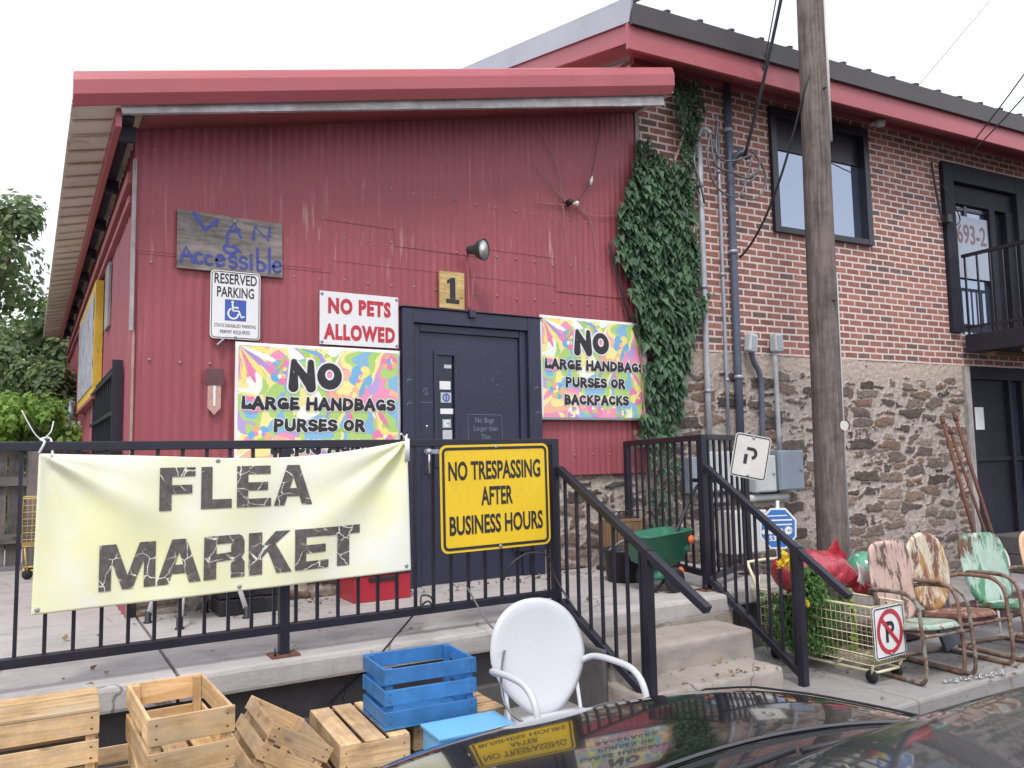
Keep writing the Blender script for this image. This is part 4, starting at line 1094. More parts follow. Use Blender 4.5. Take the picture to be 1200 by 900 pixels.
# no pets
rt, fn = sign('pets_sign', 'white sign with red capital letters about pets, left of the door', 'sign', Vector((2.22, 5.962, 2.638)), (1, 0, 0), (0, 0, 1), .652, .418, M_SIGNW, .006, bolts=((-.475, .45), (.475, .45), (-.475, -.45), (.475, -.45)), t=.006)
for ob in rt.children:
    if ob.name.startswith('bolt'): ob.scale = (1, 1, 1)
m = MB(); put_text(m, 'NO PETS', .0, .045, .158, fn, .0085, 1, width=.52, sp=1.14); put_text(m, 'ALLOWED', .0, -.160, .158, fn, .0085, 1, width=.59, sp=1.14)
m.build('lettering', M_REDI, rt)

# number plaque
rt = thing('number_plaque', 'small yellow wooden plaque with a black number one above the door', 'sign', (3.034, 5.955, 2.83))
fn = plane_fn((3.034, 5.952, 2.952), (1, 0, -.012), (0, 0, 1))
m = MB(); plate(m, [(-.118, -.158), (.116, -.158), (.118, .158), (-.116, .158)], fn, .018)
for i in range(len(m.g)): m.g[i] = Vector((m.v[i].x, m.v[i].z, m.v[i].y))
m.build('board', M_PLAQ, rt)
m = MB()
m.add([fn(x, y, .002) for x, y in ((-.022, -.075), (.030, -.075), (.030, .108), (-.005, .108), (-.05, .078), (-.05, .052), (-.022, .06))], [tuple(range(7))], 0, .5)
m.add([fn(x, y, .0023) for x, y in ((-.058, -.115), (.066, -.115), (.066, -.078), (-.058, -.078))], [(0, 1, 2, 3)], 0, .5)
m.build('numeral', M_INK, rt)

# printed bag-rule banners
_pf = {}
def paint_flat(c):
    if c not in _pf: _pf[c] = paint('print_ink', c, .45, 0, .06, 8, bump=0)
    return _pf[c]
def rule_banner(x0, x1, z0, z1, label):
    o = Vector(((x0 + x1) / 2, 5.945, (z0 + z1) / 2)); w, h = x1 - x0, z1 - z0
    rt = thing('printed_banner', label, 'banner', o, group='colourful printed rule banners')
    f0 = plane_fn(o, (1, 0, 0), (0, 0, 1))
    fn = lambda x, y, off=0.0: f0(x, y, off + .006 * math.sin(x * 6) + .004 * math.sin(y * 9 + x * 3))
    m = MB(); m.grid(24, 18, lambda u, v: fn((u - .5) * w, (v - .5) * h)); m.build('sheet', M_SIGNW, rt, solid=.002)
    m = MB(); bw_ = .022; m.grid(24, 18, lambda u, v: fn((u - .5) * (w - 2 * bw_) , (v - .5) * (h - 2 * bw_), .0025)); m.build('print', M_SWIRL, rt)
    PAL = [paint_flat(c) for c in ((.80, .22, .42), (.86, .74, .22), (.16, .42, .66), (.42, .28, .62), (.36, .60, .10), (.85, .42, .25), (.86, .87, .80))]
    rg = random.Random(5); fl_ = MB(); lay = [0]
    def shape(pts, ci):
        lay[0] += 1
        pts = [(max(-w / 2 + .024, min(w / 2 - .024, x)), max(-h / 2 + .024, min(h / 2 - .024, y))) for x, y in pts]
        fl_.add([fn(x, y, .0030 + .00001 * lay[0]) for x, y in pts], [tuple(range(len(pts)))], ci, .5)
    def petal(cx, cy, a, L_, wd_, ci, r0=.0):
        ca, sa = math.cos(a), math.sin(a); pts = []
        for k in range(13):
            t = k / 12; u = r0 + L_ * t; q = wd_ * math.sin(PI * min(1, t * .92 + .04)) ** .8 * (.35 + t)
            pts.append((u, q))
        full = pts + [(u, -q) for u, q in pts[::-1]]
        shape([(cx + u * ca - q * sa, cy + u * sa + q * ca) for u, q in full], ci)
    for k in range(9):
        a = R(-62 + 15 * k - 20); petal(-w * .5 + .03, h * .47, a - .25, w * rg.uniform(.16, .24), .022, [3, 1, 0, 1, 3, 6, 1, 2, 5][k])
    for fx, fy, sc, cs in ((-.24, .28, .17, (2, 0)), (.24, .26, .18, (2, 1)), (-.36, -.22, .15, (2, 5)), (.38, -.25, .17, (0, 1)), (-.06, .43, .13, (1, 4)), (.43, .40, .12, (0, 5)), (-.02, -.40, .15, (3, 0)), (-.42, .02, .12, (0, 2)), (.10, .05, .14, (5, 1)), (.22, -.43, .12, (2, 4)), (-.22, -.44, .12, (6, 3))):
        n_ = rg.choice((5, 6, 7)); ph = rg.uniform(0, 6)
        for k in range(n_): petal(fx * w, fy * h, ph + 2 * PI * k / n_, sc * .55, sc * .26, cs[k % 2])
        for k in range(n_): petal(fx * w, fy * h, ph + 2 * PI * (k + .5) / n_, sc * .30, sc * .10, rg.randrange(7))
        shape(arc(fx * w, fy * h, sc * .11, sc * .11, 0, 340, 12), rg.randrange(7))
    for k in range(16):
        x0_, y0_ = rg.uniform(-.48, .48) * w, rg.uniform(-.48, .48) * h; a = rg.uniform(0, 6.28)
        petal(x0_, y0_, a, rg.uniform(.10, .2), rg.uniform(.012, .024), rg.randrange(7))
    fl_.build('flower_print', PAL, rt)
    halo, inkm = MB(), MB()
    f2 = lambda x, y, off=0.0: fn(x, y, off + .0035)
    groovy_line(halo, inkm, 'NO', -.035 * w, h * .165, h * .20, w * .325, f2)
    groovy_line(halo, inkm, 'LARGE HANDBAGS', .0, -h * .005, h * .085, w * .93, f2)
    groovy_line(halo, inkm, 'PURSES OR', -.01, -h * .175, h * .085, w * .55, f2)
    groovy_line(halo, inkm, 'BACKPACKS', .0, -h * .345, h * .085, w * .60, f2)
    halo.build('letter_outline', M_SIGNW, rt); inkm.build('lettering', M_INK, rt)
rule_banner(1.264, 2.552, 1.455, 2.408, 'colourful printed banner about handbags, left of the door behind the yellow cloth banner')
rule_banner(3.905, 5.155, 1.862, 2.808, 'colourful printed banner about handbags, right of the door and partly under the ivy')

# P signs
def p_sign(name, label, o, ux, uy, w, h, ban):
    rt, fn = sign(name, label, 'sign', o, ux, uy, w, h, M_SIGNW if ban else M_SIGNO, .03, bolts=((0, .43), (0, -.43)))
    m = MB(); ring_outline(m, w * .95, h * .955, .024, .008, fn, .0022); m.build('border', M_INK, rt)
    m = MB(); s = h * .40 if ban else h * .36; k = s * .20
    wf = lambda x, y: k
    x0 = -s * .24 + (.012 if not ban else 0); y0 = -s * .5 + h * .0
    if ban:
        stroke(m, [(x0, y0), (x0, y0 + s)], wf, fn, .0022, cap=False)
        stroke(m, [(x0, y0 + s - k / 2)] + arc(x0 + s * .28, y0 + s * .70, s * .22, s * .30 - k / 2, 90, -90, 8) + [(x0, y0 + s * .40 + k / 2)], wf, fn, .0026, cap=False)
    else:
        stroke(m, [(x0 - .02, y0), (x0 - .02, y0 + s * .62)], lambda x, y: k * 1.1, fn, .0022, cap=False)
        stroke(m, [(x0 - .02, y0 + s * .98), (x0 + s * .2, y0 + s * .98)] + arc(x0 + s * .2, y0 + s * .70, s * .24, s * .28, 90, -85, 8), wf, fn, .0026, cap=False)
    m.build('letter', M_INK, rt)
    if ban:
        m = MB(); r_ = w * .37
        stroke(m, arc(0, 0, r_, r_ * 1.08, 0, 360, 28), lambda x, y: .030, fn, .0032, cap=False)
        stroke(m, [(-r_ * .70, r_ * .74), (r_ * .70, -r_ * .74)], lambda x, y: .028, fn, .0036, cap=False)
        m.build('prohibition_ring', M_REDI, rt)
    return rt
th = R(-12); hx = Vector((.86, -.51, 0)); up_ = Vector((0, 0, 1))
o = Vector((4.86, 4.42, 1.505))
p_sign('letter_sign', 'tilted white letter P sign with thin black border hung on the far stair railing', o, hx * math.cos(th) + up_ * math.sin(th), -hx * math.sin(th) + up_ * math.cos(th), .285, .345, False)
p_sign('no_parking_sign', 'white no parking sign with red barred circle on the wire cart front', Vector((4.955, 3.372, .335)), (1, 0, .02), (-.03, 0, 1), .335, .340, True)
# blue octagon yard sign
o = Vector((5.52, 4.75, .885)); hx = Vector((.80, -.60, 0))
rt = thing('yard_sign', 'small blue octagonal yard sign with white lettering on a stake behind the stair railing', 'sign', (o.x, o.y, 0))
fn = plane_fn(o, hx, (.06, 0, 1))
oc = lambda r: [(r * math.cos(R(22.5 + 45 * k)), r * 1.13 * math.sin(R(22.5 + 45 * k))) for k in range(8)]
m = MB(); plate(m, oc(.165), fn, .006); m.build('plate', M_SIGNW, rt)
m = MB(); plate(m, oc(.150), lambda x, y, off=0.0: fn(x, y, off + .002), .001); m.build('face', paint('blue_yard_sign', (.035, .17, .50), .4, 0, .1, 8, bump=0), rt)
m = MB(); wl = lambda x, y: .012
for x0, x1, y, wv in ((-.09, .07, .105, .010), (-.06, .11, .068, .014), (-.03, .11, .03, .012), (-.12, -.10, -.03, .04), (-.07, -.03, -.035, .03)):
    stroke(m, [(x0, y), (x1, y + .004)], lambda X, Y, wv=wv: wv, fn, .0045)
stroke(m, arc(.085, -.018, .020, .022, 0, 360, 12), lambda x, y: .026, fn, .0045)
stroke(m, arc(.02, -.025, .018, .022, 0, 360, 10), lambda x, y: .010, fn, .0045)
put_text(m, '535', -.03, -.105, .062, fn, .002, 1, off=.0045)
m.build('lettering', M_SIGNW, rt)
m = MB(); m.tube([fn(0, .235, -.02), fn(0, -.16, -.02), (o.x, o.y + .02, 0)], .014, 8); m.build('stake', M_SIGNW, rt)

# ================================================================== WALL FITTINGS
# barn lamp on a red conduit
rt = thing('barn_lamp', 'dark green dish lamp on a red conduit above the navy door', 'lamp', (3.19, 5.97, 2.80))
m = MB(); m.tube(spline([(3.20, 5.965, 2.79), (3.195, 5.965, 3.1), (3.185, 5.965, 3.22), (3.18, 5.93, 3.28), (3.17, 5.86, 3.29)]), .011, 8); m.build('conduit', M_TRIM, rt)
m = MB(); m.box(3.175, 3.235, 5.90, 5.928, 2.72, 2.79); m.build('junction_box', M_NAVY, rt, bevel=.006)
d = Vector((.50, -.80, -.10)).normalized()
ML = Matrix.Translation((3.17, 5.82, 3.285)) @ d.to_track_quat('Z', 'Y').to_matrix().to_4x4() @ Matrix.Scale(.86, 4)
m = MB(); m.lathe([(0.0, -.06), (.035, -.06), (.045, -.02), (.05, .02), (.085, .06), (.105, .11), (.108, .125), (.098, .123), (.08, .07), (.04, .03), (0, .03)], 20, ML); m.build('shade', paint('dark_green_enamel', (.028, .05, .045), .45, 0, .2, 8), rt)
m = MB(); m.lathe([(0, .085), (.06, .095), (.1, .118)], 20, ML); m.build('lens', M_LAMPG, rt)
# little junction lamp and dead vine on the red wall
rt = thing('wall_socket_lamp', 'tiny black and white bulb holder high on the red wall among dead vine stems', 'lamp', (4.31, 5.95, 3.9))
m = MB(); m.lathe([(0, 0), (.03, 0), (.03, .05), (.02, .07), (0, .07)], 10, Matrix.Translation((4.27, 5.975, 3.90)) @ Matrix.Rotation(PI / 2, 4, 'X')); m.build('holder', M_BLKP, rt)
m = MB(); m.lathe([(.012, 0), (.022, .02), (.024, .04), (0, .06)], 12, Matrix.Translation((4.345, 5.96, 3.895)) @ Matrix.Rotation(PI / 2, 4, 'X')); m.tube([(4.27, 5.95, 3.90), (4.345, 5.955, 3.895)], .012, 6); m.build('bulb', M_LAMPG, rt)
def stems(name, label, paths, r=.004):
    m = MB()
    for pts in paths:
        pts = [pY(px, py, 5.968) for px, py in pts]
        m.tube(spline(pts, 4), [r * (1.2 - .6 * k / (4 * (len(pts) - 1))) for k in range(4 * (len(pts) - 1) + 1)], 5)
    return m
m = stems('', '', [[(668, 242), (658, 225), (655, 200), (640, 165), (628, 140)], [(660, 240), (661, 258), (662, 272)], [(676, 242), (690, 255), (696, 275), (698, 300)], [(676, 240), (692, 252), (725, 253)], [(668, 240), (650, 239), (628, 237)], [(664, 238), (645, 215), (624, 190)]])
tag(m.build('dead_vine', M_STEM), 'thin dry vine stems clinging to the red wall around the bulb holder', 'vine')
m = MB(); m.tube(spline([pY(674, 238, 5.96), pY(688, 220, 5.955), pY(696, 190, 5.955), pY(704, 140, 5.955)], 5), .004, 5)
tag(m.build('hanging_cable', M_CABLE), 'thin black cable dropping from the red roof edge to the bulb holder', 'cable')
m = MB(); c0 = pY(693, 211, 5.94); m.tube([c0 + Vector((-.012, 0, -.05)), c0, c0 + Vector((.012, 0, .04))], [.012, .016, .006], 8)
tag(m.build('cable_connector', M_SIGNW), 'small white cable connector hanging from the red roof edge', 'connector')
m = MB(); m.tube(spline([pY(714, 285, 5.93), pY(720, 310, 5.93), pY(732, 355, 5.94), pY(738, 375, 5.95)], 4), .012, 6); tag(m.build('black_hose', M_CABLE), 'short black hose sticking out of the ivy on the red wall', 'hose')
# thermometer-like wooden pointer left of the printed banner
rt = thing('wall_thermometer', 'narrow pointed wall plaque with dark top, left of the printed banner', 'plaque', (1.128, 5.96, 1.88))
fn = plane_fn((1.128, 5.962, 2.04), (1, 0, 0), (0, 0, 1))
m = MB(); plate(m, [(-.045, .06), (-.045, -.115), (0, -.165), (.045, -.115), (.045, .06)], fn, .012); m.build('body', paint('pinkish_plaque', (.50, .30, .25), .6, 0, .3, 12), rt)
m = MB(); plate(m, [(-.06, .05), (.06, .05), (.06, .165), (-.06, .165)], lambda x, y, off=0.0: fn(x, y, off + .006), .014); m.build('cap', paint('dark_maroon_cap', (.12, .05, .055), .6, 0, .3, 12), rt)
m = MB(); plate(m, [(-.008, .045), (-.008, -.10), (.008, -.10), (.008, .045)], lambda x, y, off=0.0: fn(x, y, off + .003), .001); m.build('scale', M_SIGNW, rt)

# conduits and boxes on the brick building
def wall_tube(name, label, cat, pts, r, mt, group=None, n=10):
    m = MB(); m.tube([bl(*p) for p in pts], r, n); return tag(m.build(name, mt), label, cat, group)
def pipe_thing(name, label, x, z0, z1, r, mt, y=-.06, bands=3, head=None):
    rt = thing(name, label, 'conduit', bl(x, y, z0), BA, 'conduits on the brick and stone wall')
    m = MB(); m.tube([bl(x + (.006 * k), y, z0 + (z1 - z0) * k / 4) for k in range(5)], r, 12); m.build('tube', mt, rt)
    for k in range(bands):
        z = z0 + (z1 - z0) * (k + .6) / bands
        b = MB(); b.tube([bl(x + .01, y, z), bl(x + .01, y, z + .04)], r * 1.25, 12); b.box(0, 0, 0, 0, 0, 0); b.build('strap', M_GALVP, rt)
    if head:
        b = MB(); b.tube([bl(*p) for p in spline(head, 4)], r * .8, 10); b.build('weather_head', mt, rt)
    return rt
M_PIPEB = paint('blue_grey_conduit', (.10, .12, .17), .5, .2, .2, 6)
M_PIPEG = paint('pale_grey_conduit', (.42, .44, .47), .5, .2, .2, 6)
pipe_thing('conduit', 'pale grey conduit nearest the ivy on the brick wall', .79, 1.5, 4.75, .032, M_PIPEG, head=[(.80, -.06, 4.74), (.80, -.07, 4.86), (.83, -.13, 4.93), (.86, -.19, 4.86)])
pipe_thing('conduit', 'thin grey conduit in the middle of the three tall pipes on the brick wall', 1.05, 1.6, 4.95, .019, M_GALVP, head=[(1.06, -.06, 4.94), (1.06, -.07, 5.04), (1.02, -.12, 5.10), (.99, -.15, 5.03)])
pipe_thing('conduit', 'thick dark blue grey conduit rising to the eave on the brick wall', 1.21, 1.5, 5.52, .042, M_PIPEB, head=[(1.24, -.07, 4.60), (1.26, -.13, 4.70), (1.31, -.18, 4.73), (1.36, -.20, 4.66)])
def meter_conduit(label, pts, hx, hz, r, box):
    rt = thing('meter_conduit', label, 'conduit', bl(hx, -.06, hz), BA, 'capped conduits on the stone wall')
    m = MB(); m.tube([bl(*p) for p in spline(pts, 5)], r, 10); m.build('tube', M_PIPEG if box else M_PIPEB, rt)
    m = MB(); m.boxm(MB_ @ Matrix.Translation((hx, -.09, hz + .03)) @ Matrix.Rotation(R(8 if not box else 0), 4, 'Y'), (.115, .10, .20)); m.build('fitting_head', M_UBOX2, rt, bevel=.02)
    m = MB(); m.boxm(MB_ @ Matrix.Translation((hx, -.142, hz + .03)) @ Matrix.Rotation(R(8 if not box else 0), 4, 'Y'), (.065, .006, .13)); m.build('fitting_cover', M_GALVP, rt)
meter_conduit('bent dark conduit with capped fitting on the stone wall', [(1.40, -.07, 2.62), (1.43, -.07, 2.50), (1.51, -.07, 2.36), (1.52, -.07, 2.1), (1.50, -.07, 1.5)], 1.385, 2.66, .030, False)
meter_conduit('straight pale conduit with capped fitting above the grey utility box', [(1.74, -.07, 2.66), (1.74, -.07, 1.55)], 1.75, 2.68, .026, True)
def ubox(name, label, x0, x1, z0, z1, dpt, mt, lid=True):
    rt = thing(name, label, 'utility box', bl((x0 + x1) / 2, -.02, z0), BA, 'utility boxes on the stone wall')
    m = MB(); m.boxm(MB_ @ Matrix.Translation(((x0 + x1) / 2, -.03 - dpt / 2, (z0 + z1) / 2)), (x1 - x0, dpt, z1 - z0)); m.build('case', mt, rt, bevel=.01)
    if lid:
        m = MB(); m.boxm(MB_ @ Matrix.Translation(((x0 + x1) / 2, -.034 - dpt, (z0 + z1) / 2)), (x1 - x0 - .03, .008, z1 - z0 - .03)); m.build('door', mt, rt, bevel=.003)
        m = MB(); m.tube([bl(x1 - .05, -.04 - dpt, (z0 + z1) / 2), bl(x1 - .05, -.055 - dpt, (z0 + z1) / 2)], .012, 8); m.build('latch', M_GALVP, rt)
ubox('utility_box', 'blue grey utility box under the straight pale conduit', 1.60, 1.96, 1.13, 1.55, .16, M_UBOX)
ubox('utility_box', 'narrow pale utility box tucked beside the blue grey one', 1.30, 1.58, 1.12, 1.50, .14, M_UBOX2)
ubox('utility_box', 'wide pale utility box behind the tilted letter sign', .66, 1.10, 1.15, 1.55, .14, M_UBOX2)
ubox('utility_box', 'small blue grey utility box nearest the ivy', .43, .62, 1.14, 1.50, .14, M_UBOX)
ubox('meter_cabinet', 'low white utility cabinet behind the stair railings', .88, 1.34, .52, .95, .22, M_SIGNO)
m = MB(); m.tube([bl(1.2, -.08, 1.06), bl(1.8, -.08, 1.06)], .035, 8); m.tube([bl(.7, -.08, 1.06), bl(.95, -.08, 1.06)], .03, 8)
tag(m.build('wire_trough', M_UBOX2), 'pale horizontal conduit below the utility boxes', 'conduit')
# tangled service wires at the conduit heads
m = MB()
for pts in ([(.86, -.19, 4.86), (.80, -.2, 4.5), (.86, -.2, 4.05), (1.05, -.2, 3.85), (1.25, -.2, 3.95), (1.38, -.24, 4.6)],
            [(.86, -.19, 4.86), (.90, -.2, 4.35), (1.1, -.22, 4.25), (1.3, -.22, 4.2), (1.45, -.24, 4.35)],
            [(.99, -.15, 5.03), (.92, -.2, 4.6), (1.0, -.2, 4.45), (1.2, -.2, 4.5), (1.38, -.24, 4.7)],
            [(1.38, -.24, 4.74), (1.55, -.22, 4.45), (1.58, -.2, 4.1), (1.42, -.2, 3.86), (1.28, -.15, 3.9)],
            [(1.38, -.24, 4.74), (1.48, -.24, 4.5), (1.40, -.22, 4.2), (1.25, -.2, 4.1)],
            [(.75, -.1, 4.7), (.66, -.15, 4.4), (.72, -.16, 4.0), (.80, -.12, 3.7)]):
    pts = [(x_, y_, 4.22 + (z_ - 3.85) * .62) if z_ < 4.7 else (x_, y_, z_) for x_, y_, z_ in pts]
    m.tube(spline([bl(*p) for p in pts], 5), .011, 6)
tag(m.build('service_wires', M_STEELC), 'looped tangle of service wires between the conduit tops on the brick wall', 'wires')
m = MB(); m.tube(spline([bl(4.62, -.05, 5.18), bl(4.66, -.05, 4.9), bl(4.70, -.06, 4.6), bl(4.76, -.06, 4.4)], 4), .014, 6)
m.tube(spline([bl(4.76, -.08, 4.9), bl(4.9, -.12, 4.65), bl(5.0, -.13, 4.45), bl(4.9, -.1, 4.35)], 4), .008, 5)
m.boxm(MB_ @ Matrix.Translation((4.80, -.09, 4.45)), (.09, .08, .10))
tag(m.build('door_cable', M_CABLE), 'black cable and small box running down beside the upper doorway', 'cable')

# ================================================================== UTILITY POLE AND OVERHEAD WIRES
px0, px1 = Vector((6.345, 4.85, -.15)), Vector((6.50, 4.85, 9.2))
rt = thing('utility_pole', 'tall weathered wooden utility pole in front of the brick wall', 'pole', (px0.x, px0.y, 0))
m = MB(); N = 46; A_ = 20; vs_ = []; gg = []
for i in range(N + 1):
    t = i / N; c0 = px0.lerp(px1, t); rr = .140 - .024 * t
    for k in range(A_):
        a = 2 * PI * k / A_
        q = rr * (1 + .03 * mn.noise(Vector((math.cos(a) * 1.5, math.sin(a) * 1.5, t * 5))) - (.05 if k in (9, 13) and (i // 5) % 3 else 0))
        vs_.append(c0 + Vector((math.cos(a) * q, math.sin(a) * q, 0)))
        gg.append(Vector((t * 9 * 1.2, math.cos(a) * 3.2, math.sin(a) * 3.2)))
m.add(vs_, [(i * A_ + k, i * A_ + (k + 1) % A_, (i + 1) * A_ + (k + 1) % A_, (i + 1) * A_ + k) for i in range(N) for k in range(A_)] + [tuple(N * A_ + k for k in range(A_))], 0, .5, True, gg)
m.build('trunk', M_POLE, rt)
m = MB(); m.tube([px0 + Vector((.132, -.068, .15)), px0.lerp(px1, .36) + Vector((.126, -.064, 0))], .017, 8); m.build('ground_wire_cover', M_PIPEG, rt)
m = MB(); m.tube([px0.lerp(px1, .50) + Vector((.14, -.06, 0)), px0.lerp(px1, .66) + Vector((.135, -.06, 0))], .020, 8); m.build('wire_guard', M_SIGNO, rt)
c0 = px0.lerp(px1, .205); dd = Vector((-.50, -.84, 0)); hx = Vector((.86, -.5, 0))
fnp = plane_fn(c0 + Vector((.05, -.140, 0)), Vector((.97, -.1, 0)), (0, 0, 1))
m = MB(); plate(m, arc(0, 0, .055, .045, 0, 330, 14), fnp, .004); m.build('tag', M_SIGNO, rt)
m = MB()
for t in (.33, .55): m.tube([px0.lerp(px1, t) + Vector((-.02, -.16, 0)), px0.lerp(px1, t) + Vector((-.02, -.12, 0))], .012, 8)
m.build('bolt', M_RUST, rt)
def wire(name, label, a, b_, sag, r, group='overhead wires', mt=None):
    a, b_ = Vector(a), Vector(b_)
    pts = [a.lerp(b_, k / 16) - Vector((0, 0, sag * 4 * (k / 16) * (1 - k / 16))) for k in range(17)]
    m = MB(); m.tube(pts, r, 6); return tag(m.build(name, mt or M_CABLE), label, 'wire', group)
tp = px0.lerp(px1, .74)
wire('overhead_wire', 'thick twisted service wire dropping from the pole top to the conduit heads', tp + Vector((-.16, -.02, .0)), bl(1.30, -.20, 4.66), .10, .018)
wire('overhead_wire', 'second thinner service wire close beside the thick twisted one', tp + Vector((-.15, -.05, .5)), bl(1.33, -.20, 4.74), .12, .007)
wire('overhead_wire', 'sagging black wire from the pole across the brick to the thick conduit', px0.lerp(px1, .565) + Vector((-.14, -.05, 0)), bl(1.27, -.10, 3.60), .28, .012)
ea = pY(1290, -45, 3.6)
wire('overhead_wire', 'upper wire crossing the sky to the corner of the upper doorway', ea, bl(4.60, -.6, 5.22), .05, .009)
wire('overhead_wire', 'lower wire crossing the sky to the corner of the upper doorway', ea + Vector((.1, 0, -.35)), bl(4.62, -.58, 5.12), .05, .009)
wire('overhead_wire', 'faint wire high in the sky right of the pole', pY(1165, 90, 9) + Vector((0, 2.5, 0)), pY(1260, -120, 9), .02, .008)

# ================================================================== CRATES
def crate_meshes(w, d, h, rows, mt, name, label, M, floor_gap=3, open_up=True, thick=.011, group='wooden crates stacked before the platform', lab=False, tint=None):
    """slatted crate: w along x, d along y, h up; corner posts, side slats and bottom slats"""
    rt = thing(name, label, 'crate', M.to_translation(), 0, group, rot=M.to_euler())
    def bx(mb, x0, x1, y0, y1, z0, z1):
        if not open_up: z0, z1 = h - z1, h - z0
        j = lambda: random.uniform(-.002, .002)
        mb.box(x0 + j(), x1 + j(), y0 + j() * .3, y1 + j() * .3, z0 + j(), z1 + j())
    hw, hd = w / 2, d / 2; t = thick; gap = .026 if rows > 1 else 0
    sh_ = (h - gap * (rows - 1)) / rows
    for sgn in (-1, 1):
        m = MB()
        for k in range(rows):
            z0 = k * (sh_ + gap)
            y = sgn * (hd - t / 2); bx(m, -hw, hw, y - t / 2, y + t / 2, z0, z0 + sh_)
        m.build('long_side', mt, rt, local=True, bevel=.0015, segs=1)
        m = MB()
        for k in range(rows):
            z0 = k * (sh_ + gap)
            x = sgn * (hw - t / 2 - .001); bx(m, x - t / 2, x + t / 2, -hd + t + .001, hd - t - .001, z0 + .004, z0 + sh_ - .003)
        m.build('end_panel', mt, rt, local=True, bevel=.0015, segs=1)
    for sx in (-1, 1):
        for sy in (-1, 1):
            m = MB(); x = sx * (hw - t - .018); y = sy * (hd - t - .014)
            bx(m, x - .016, x + .016, y - .012, y + .012, .004, h - .004); m.build('corner_post', mt, rt, local=True)
    m = MB(); n = floor_gap
    along = w >= d
    L_ = (d if along else w); sw = (L_ - .018 * (n - 1)) / n
    for k in range(n):
        q = -L_ / 2 + k * (sw + .018)
        if along: bx(m, -hw, hw, q, q + sw, -.011, -.001)
        else: bx(m, q, q + sw, -hd, hd, -.011, -.001)
    m.build('bottom_slats', mt, rt, local=True, bevel=.0015, segs=1)
    # nail rows
    m = MB()
    for k in range(rows):
        for sx in (-1, 1):
            for dz in (.25, .75):
                z = k * (sh_ + gap) + sh_ * dz
                if not open_up: z = h - z
                x = sx * (hw - .028)
                m.box(x - .004, x + .004, -hd - .0012, -hd + .004, z - .003, z + .003)
    m.build('nail_heads', M_RUST, rt, local=True)
    return rt
T = Matrix.Translation
def RZ(a): return Matrix.Rotation(R(a), 4, 'Z')
crate_meshes(.52, .34, .30, 3, M_CRATE, 'wooden_crate', 'pale upside down crate with a slatted top, nearest the left edge', T((.015, 3.725, .30)) @ RZ(-2), open_up=False)
crate_meshes(.52, .34, .29, 3, M_CRATE, 'wooden_crate', 'pale crate underneath the upside down slatted one near the left edge', T((.02, 3.72, .0)) @ RZ(1))
crate_meshes(.30, .56, .21, 2, M_CRATE, 'wooden_crate', 'topmost open crate of the stack with the white paper label', T((.535, 3.45, .43)) @ RZ(1.5))
k2 = crate_meshes(.30, .56, .21, 2, M_CRATE, 'wooden_crate', 'middle crate of the open stack, with a white paper label on its front', T((.53, 3.43, .212)) @ RZ(-2))
m = MB(); m.box(-.01, .085, -.2845, -.2815, .125, .175, 0, .5); lb = m.build('paper_label', M_SIGNW, k2, local=True)
m = MB(); fl = plane_fn((0, -.2848, 0), (1, 0, 0), (0, 0, 1))
stroke(m, [(.0, .163), (.04, .165)], lambda x, y: .007, fl, .0005, 0); stroke(m, [(.058, .155), (.075, .168)], lambda x, y: .010, fl, .0005, 1)
for k in range(3): stroke(m, [(.0, .15 - k * .008), (.05, .15 - k * .008)], lambda x, y: .002, fl, .0005, 2)
m.build('label_print', [M_REDI, M_GRNP, M_INK], k2, local=True)
crate_meshes(.30, .56, .21, 2, M_CRATE, 'wooden_crate', 'lowest crate of the open stack, on the ground', T((.54, 3.44, .0)) @ RZ(3))
crate_meshes(.50, .30, .28, 3, M_CRATEO, 'wooden_crate', 'dull crate squeezed between the slatted crate and the open stack', T((.36, 3.99, .0)) @ RZ(-3))
crate_meshes(.30, .53, .25, 3, M_CRATEO, 'wooden_crate', 'tipped open crate leaning against the open stack', T((.955, 3.86, .10)) @ Matrix.Rotation(R(31), 4, 'Y') @ RZ(-3) @ T((0, 0, .02)))
crate_meshes(.33, .59, .255, 2, M_CRATEO, 'wooden_crate', 'upside down crate with pale loose slats beside the tipped one', T((1.425, 3.87, .0)) @ RZ(-4), open_up=False)
crate_meshes(.50, .34, .262, 2, M_CRATEO, 'wooden_crate', 'brown crate beneath the right end of the blue crate', T((1.88, 3.82, .0)) @ RZ(-1), open_up=False)
crate_meshes(.475, .35, .27, 3, M_BLUEC, 'blue_crate', 'bright blue painted open crate standing on two brown ones', T((1.715, 3.78, .285)) @ RZ(-4))
rt = thing('blue_box', 'smooth light blue painted box in front of the brown crate by the white chair', 'box', (1.80, 3.42, 0))
m = MB(); m.boxm(T((1.80, 3.42, .15)) @ RZ(-3), (.37, .21, .28)); m.build('case', M_LBLUE, rt, bevel=.006)
m = MB(); m.boxm(T((1.80, 3.42, .297)) @ RZ(-3), (.39, .23, .015)); m.build('lid', M_LBLUE, rt, bevel=.004)

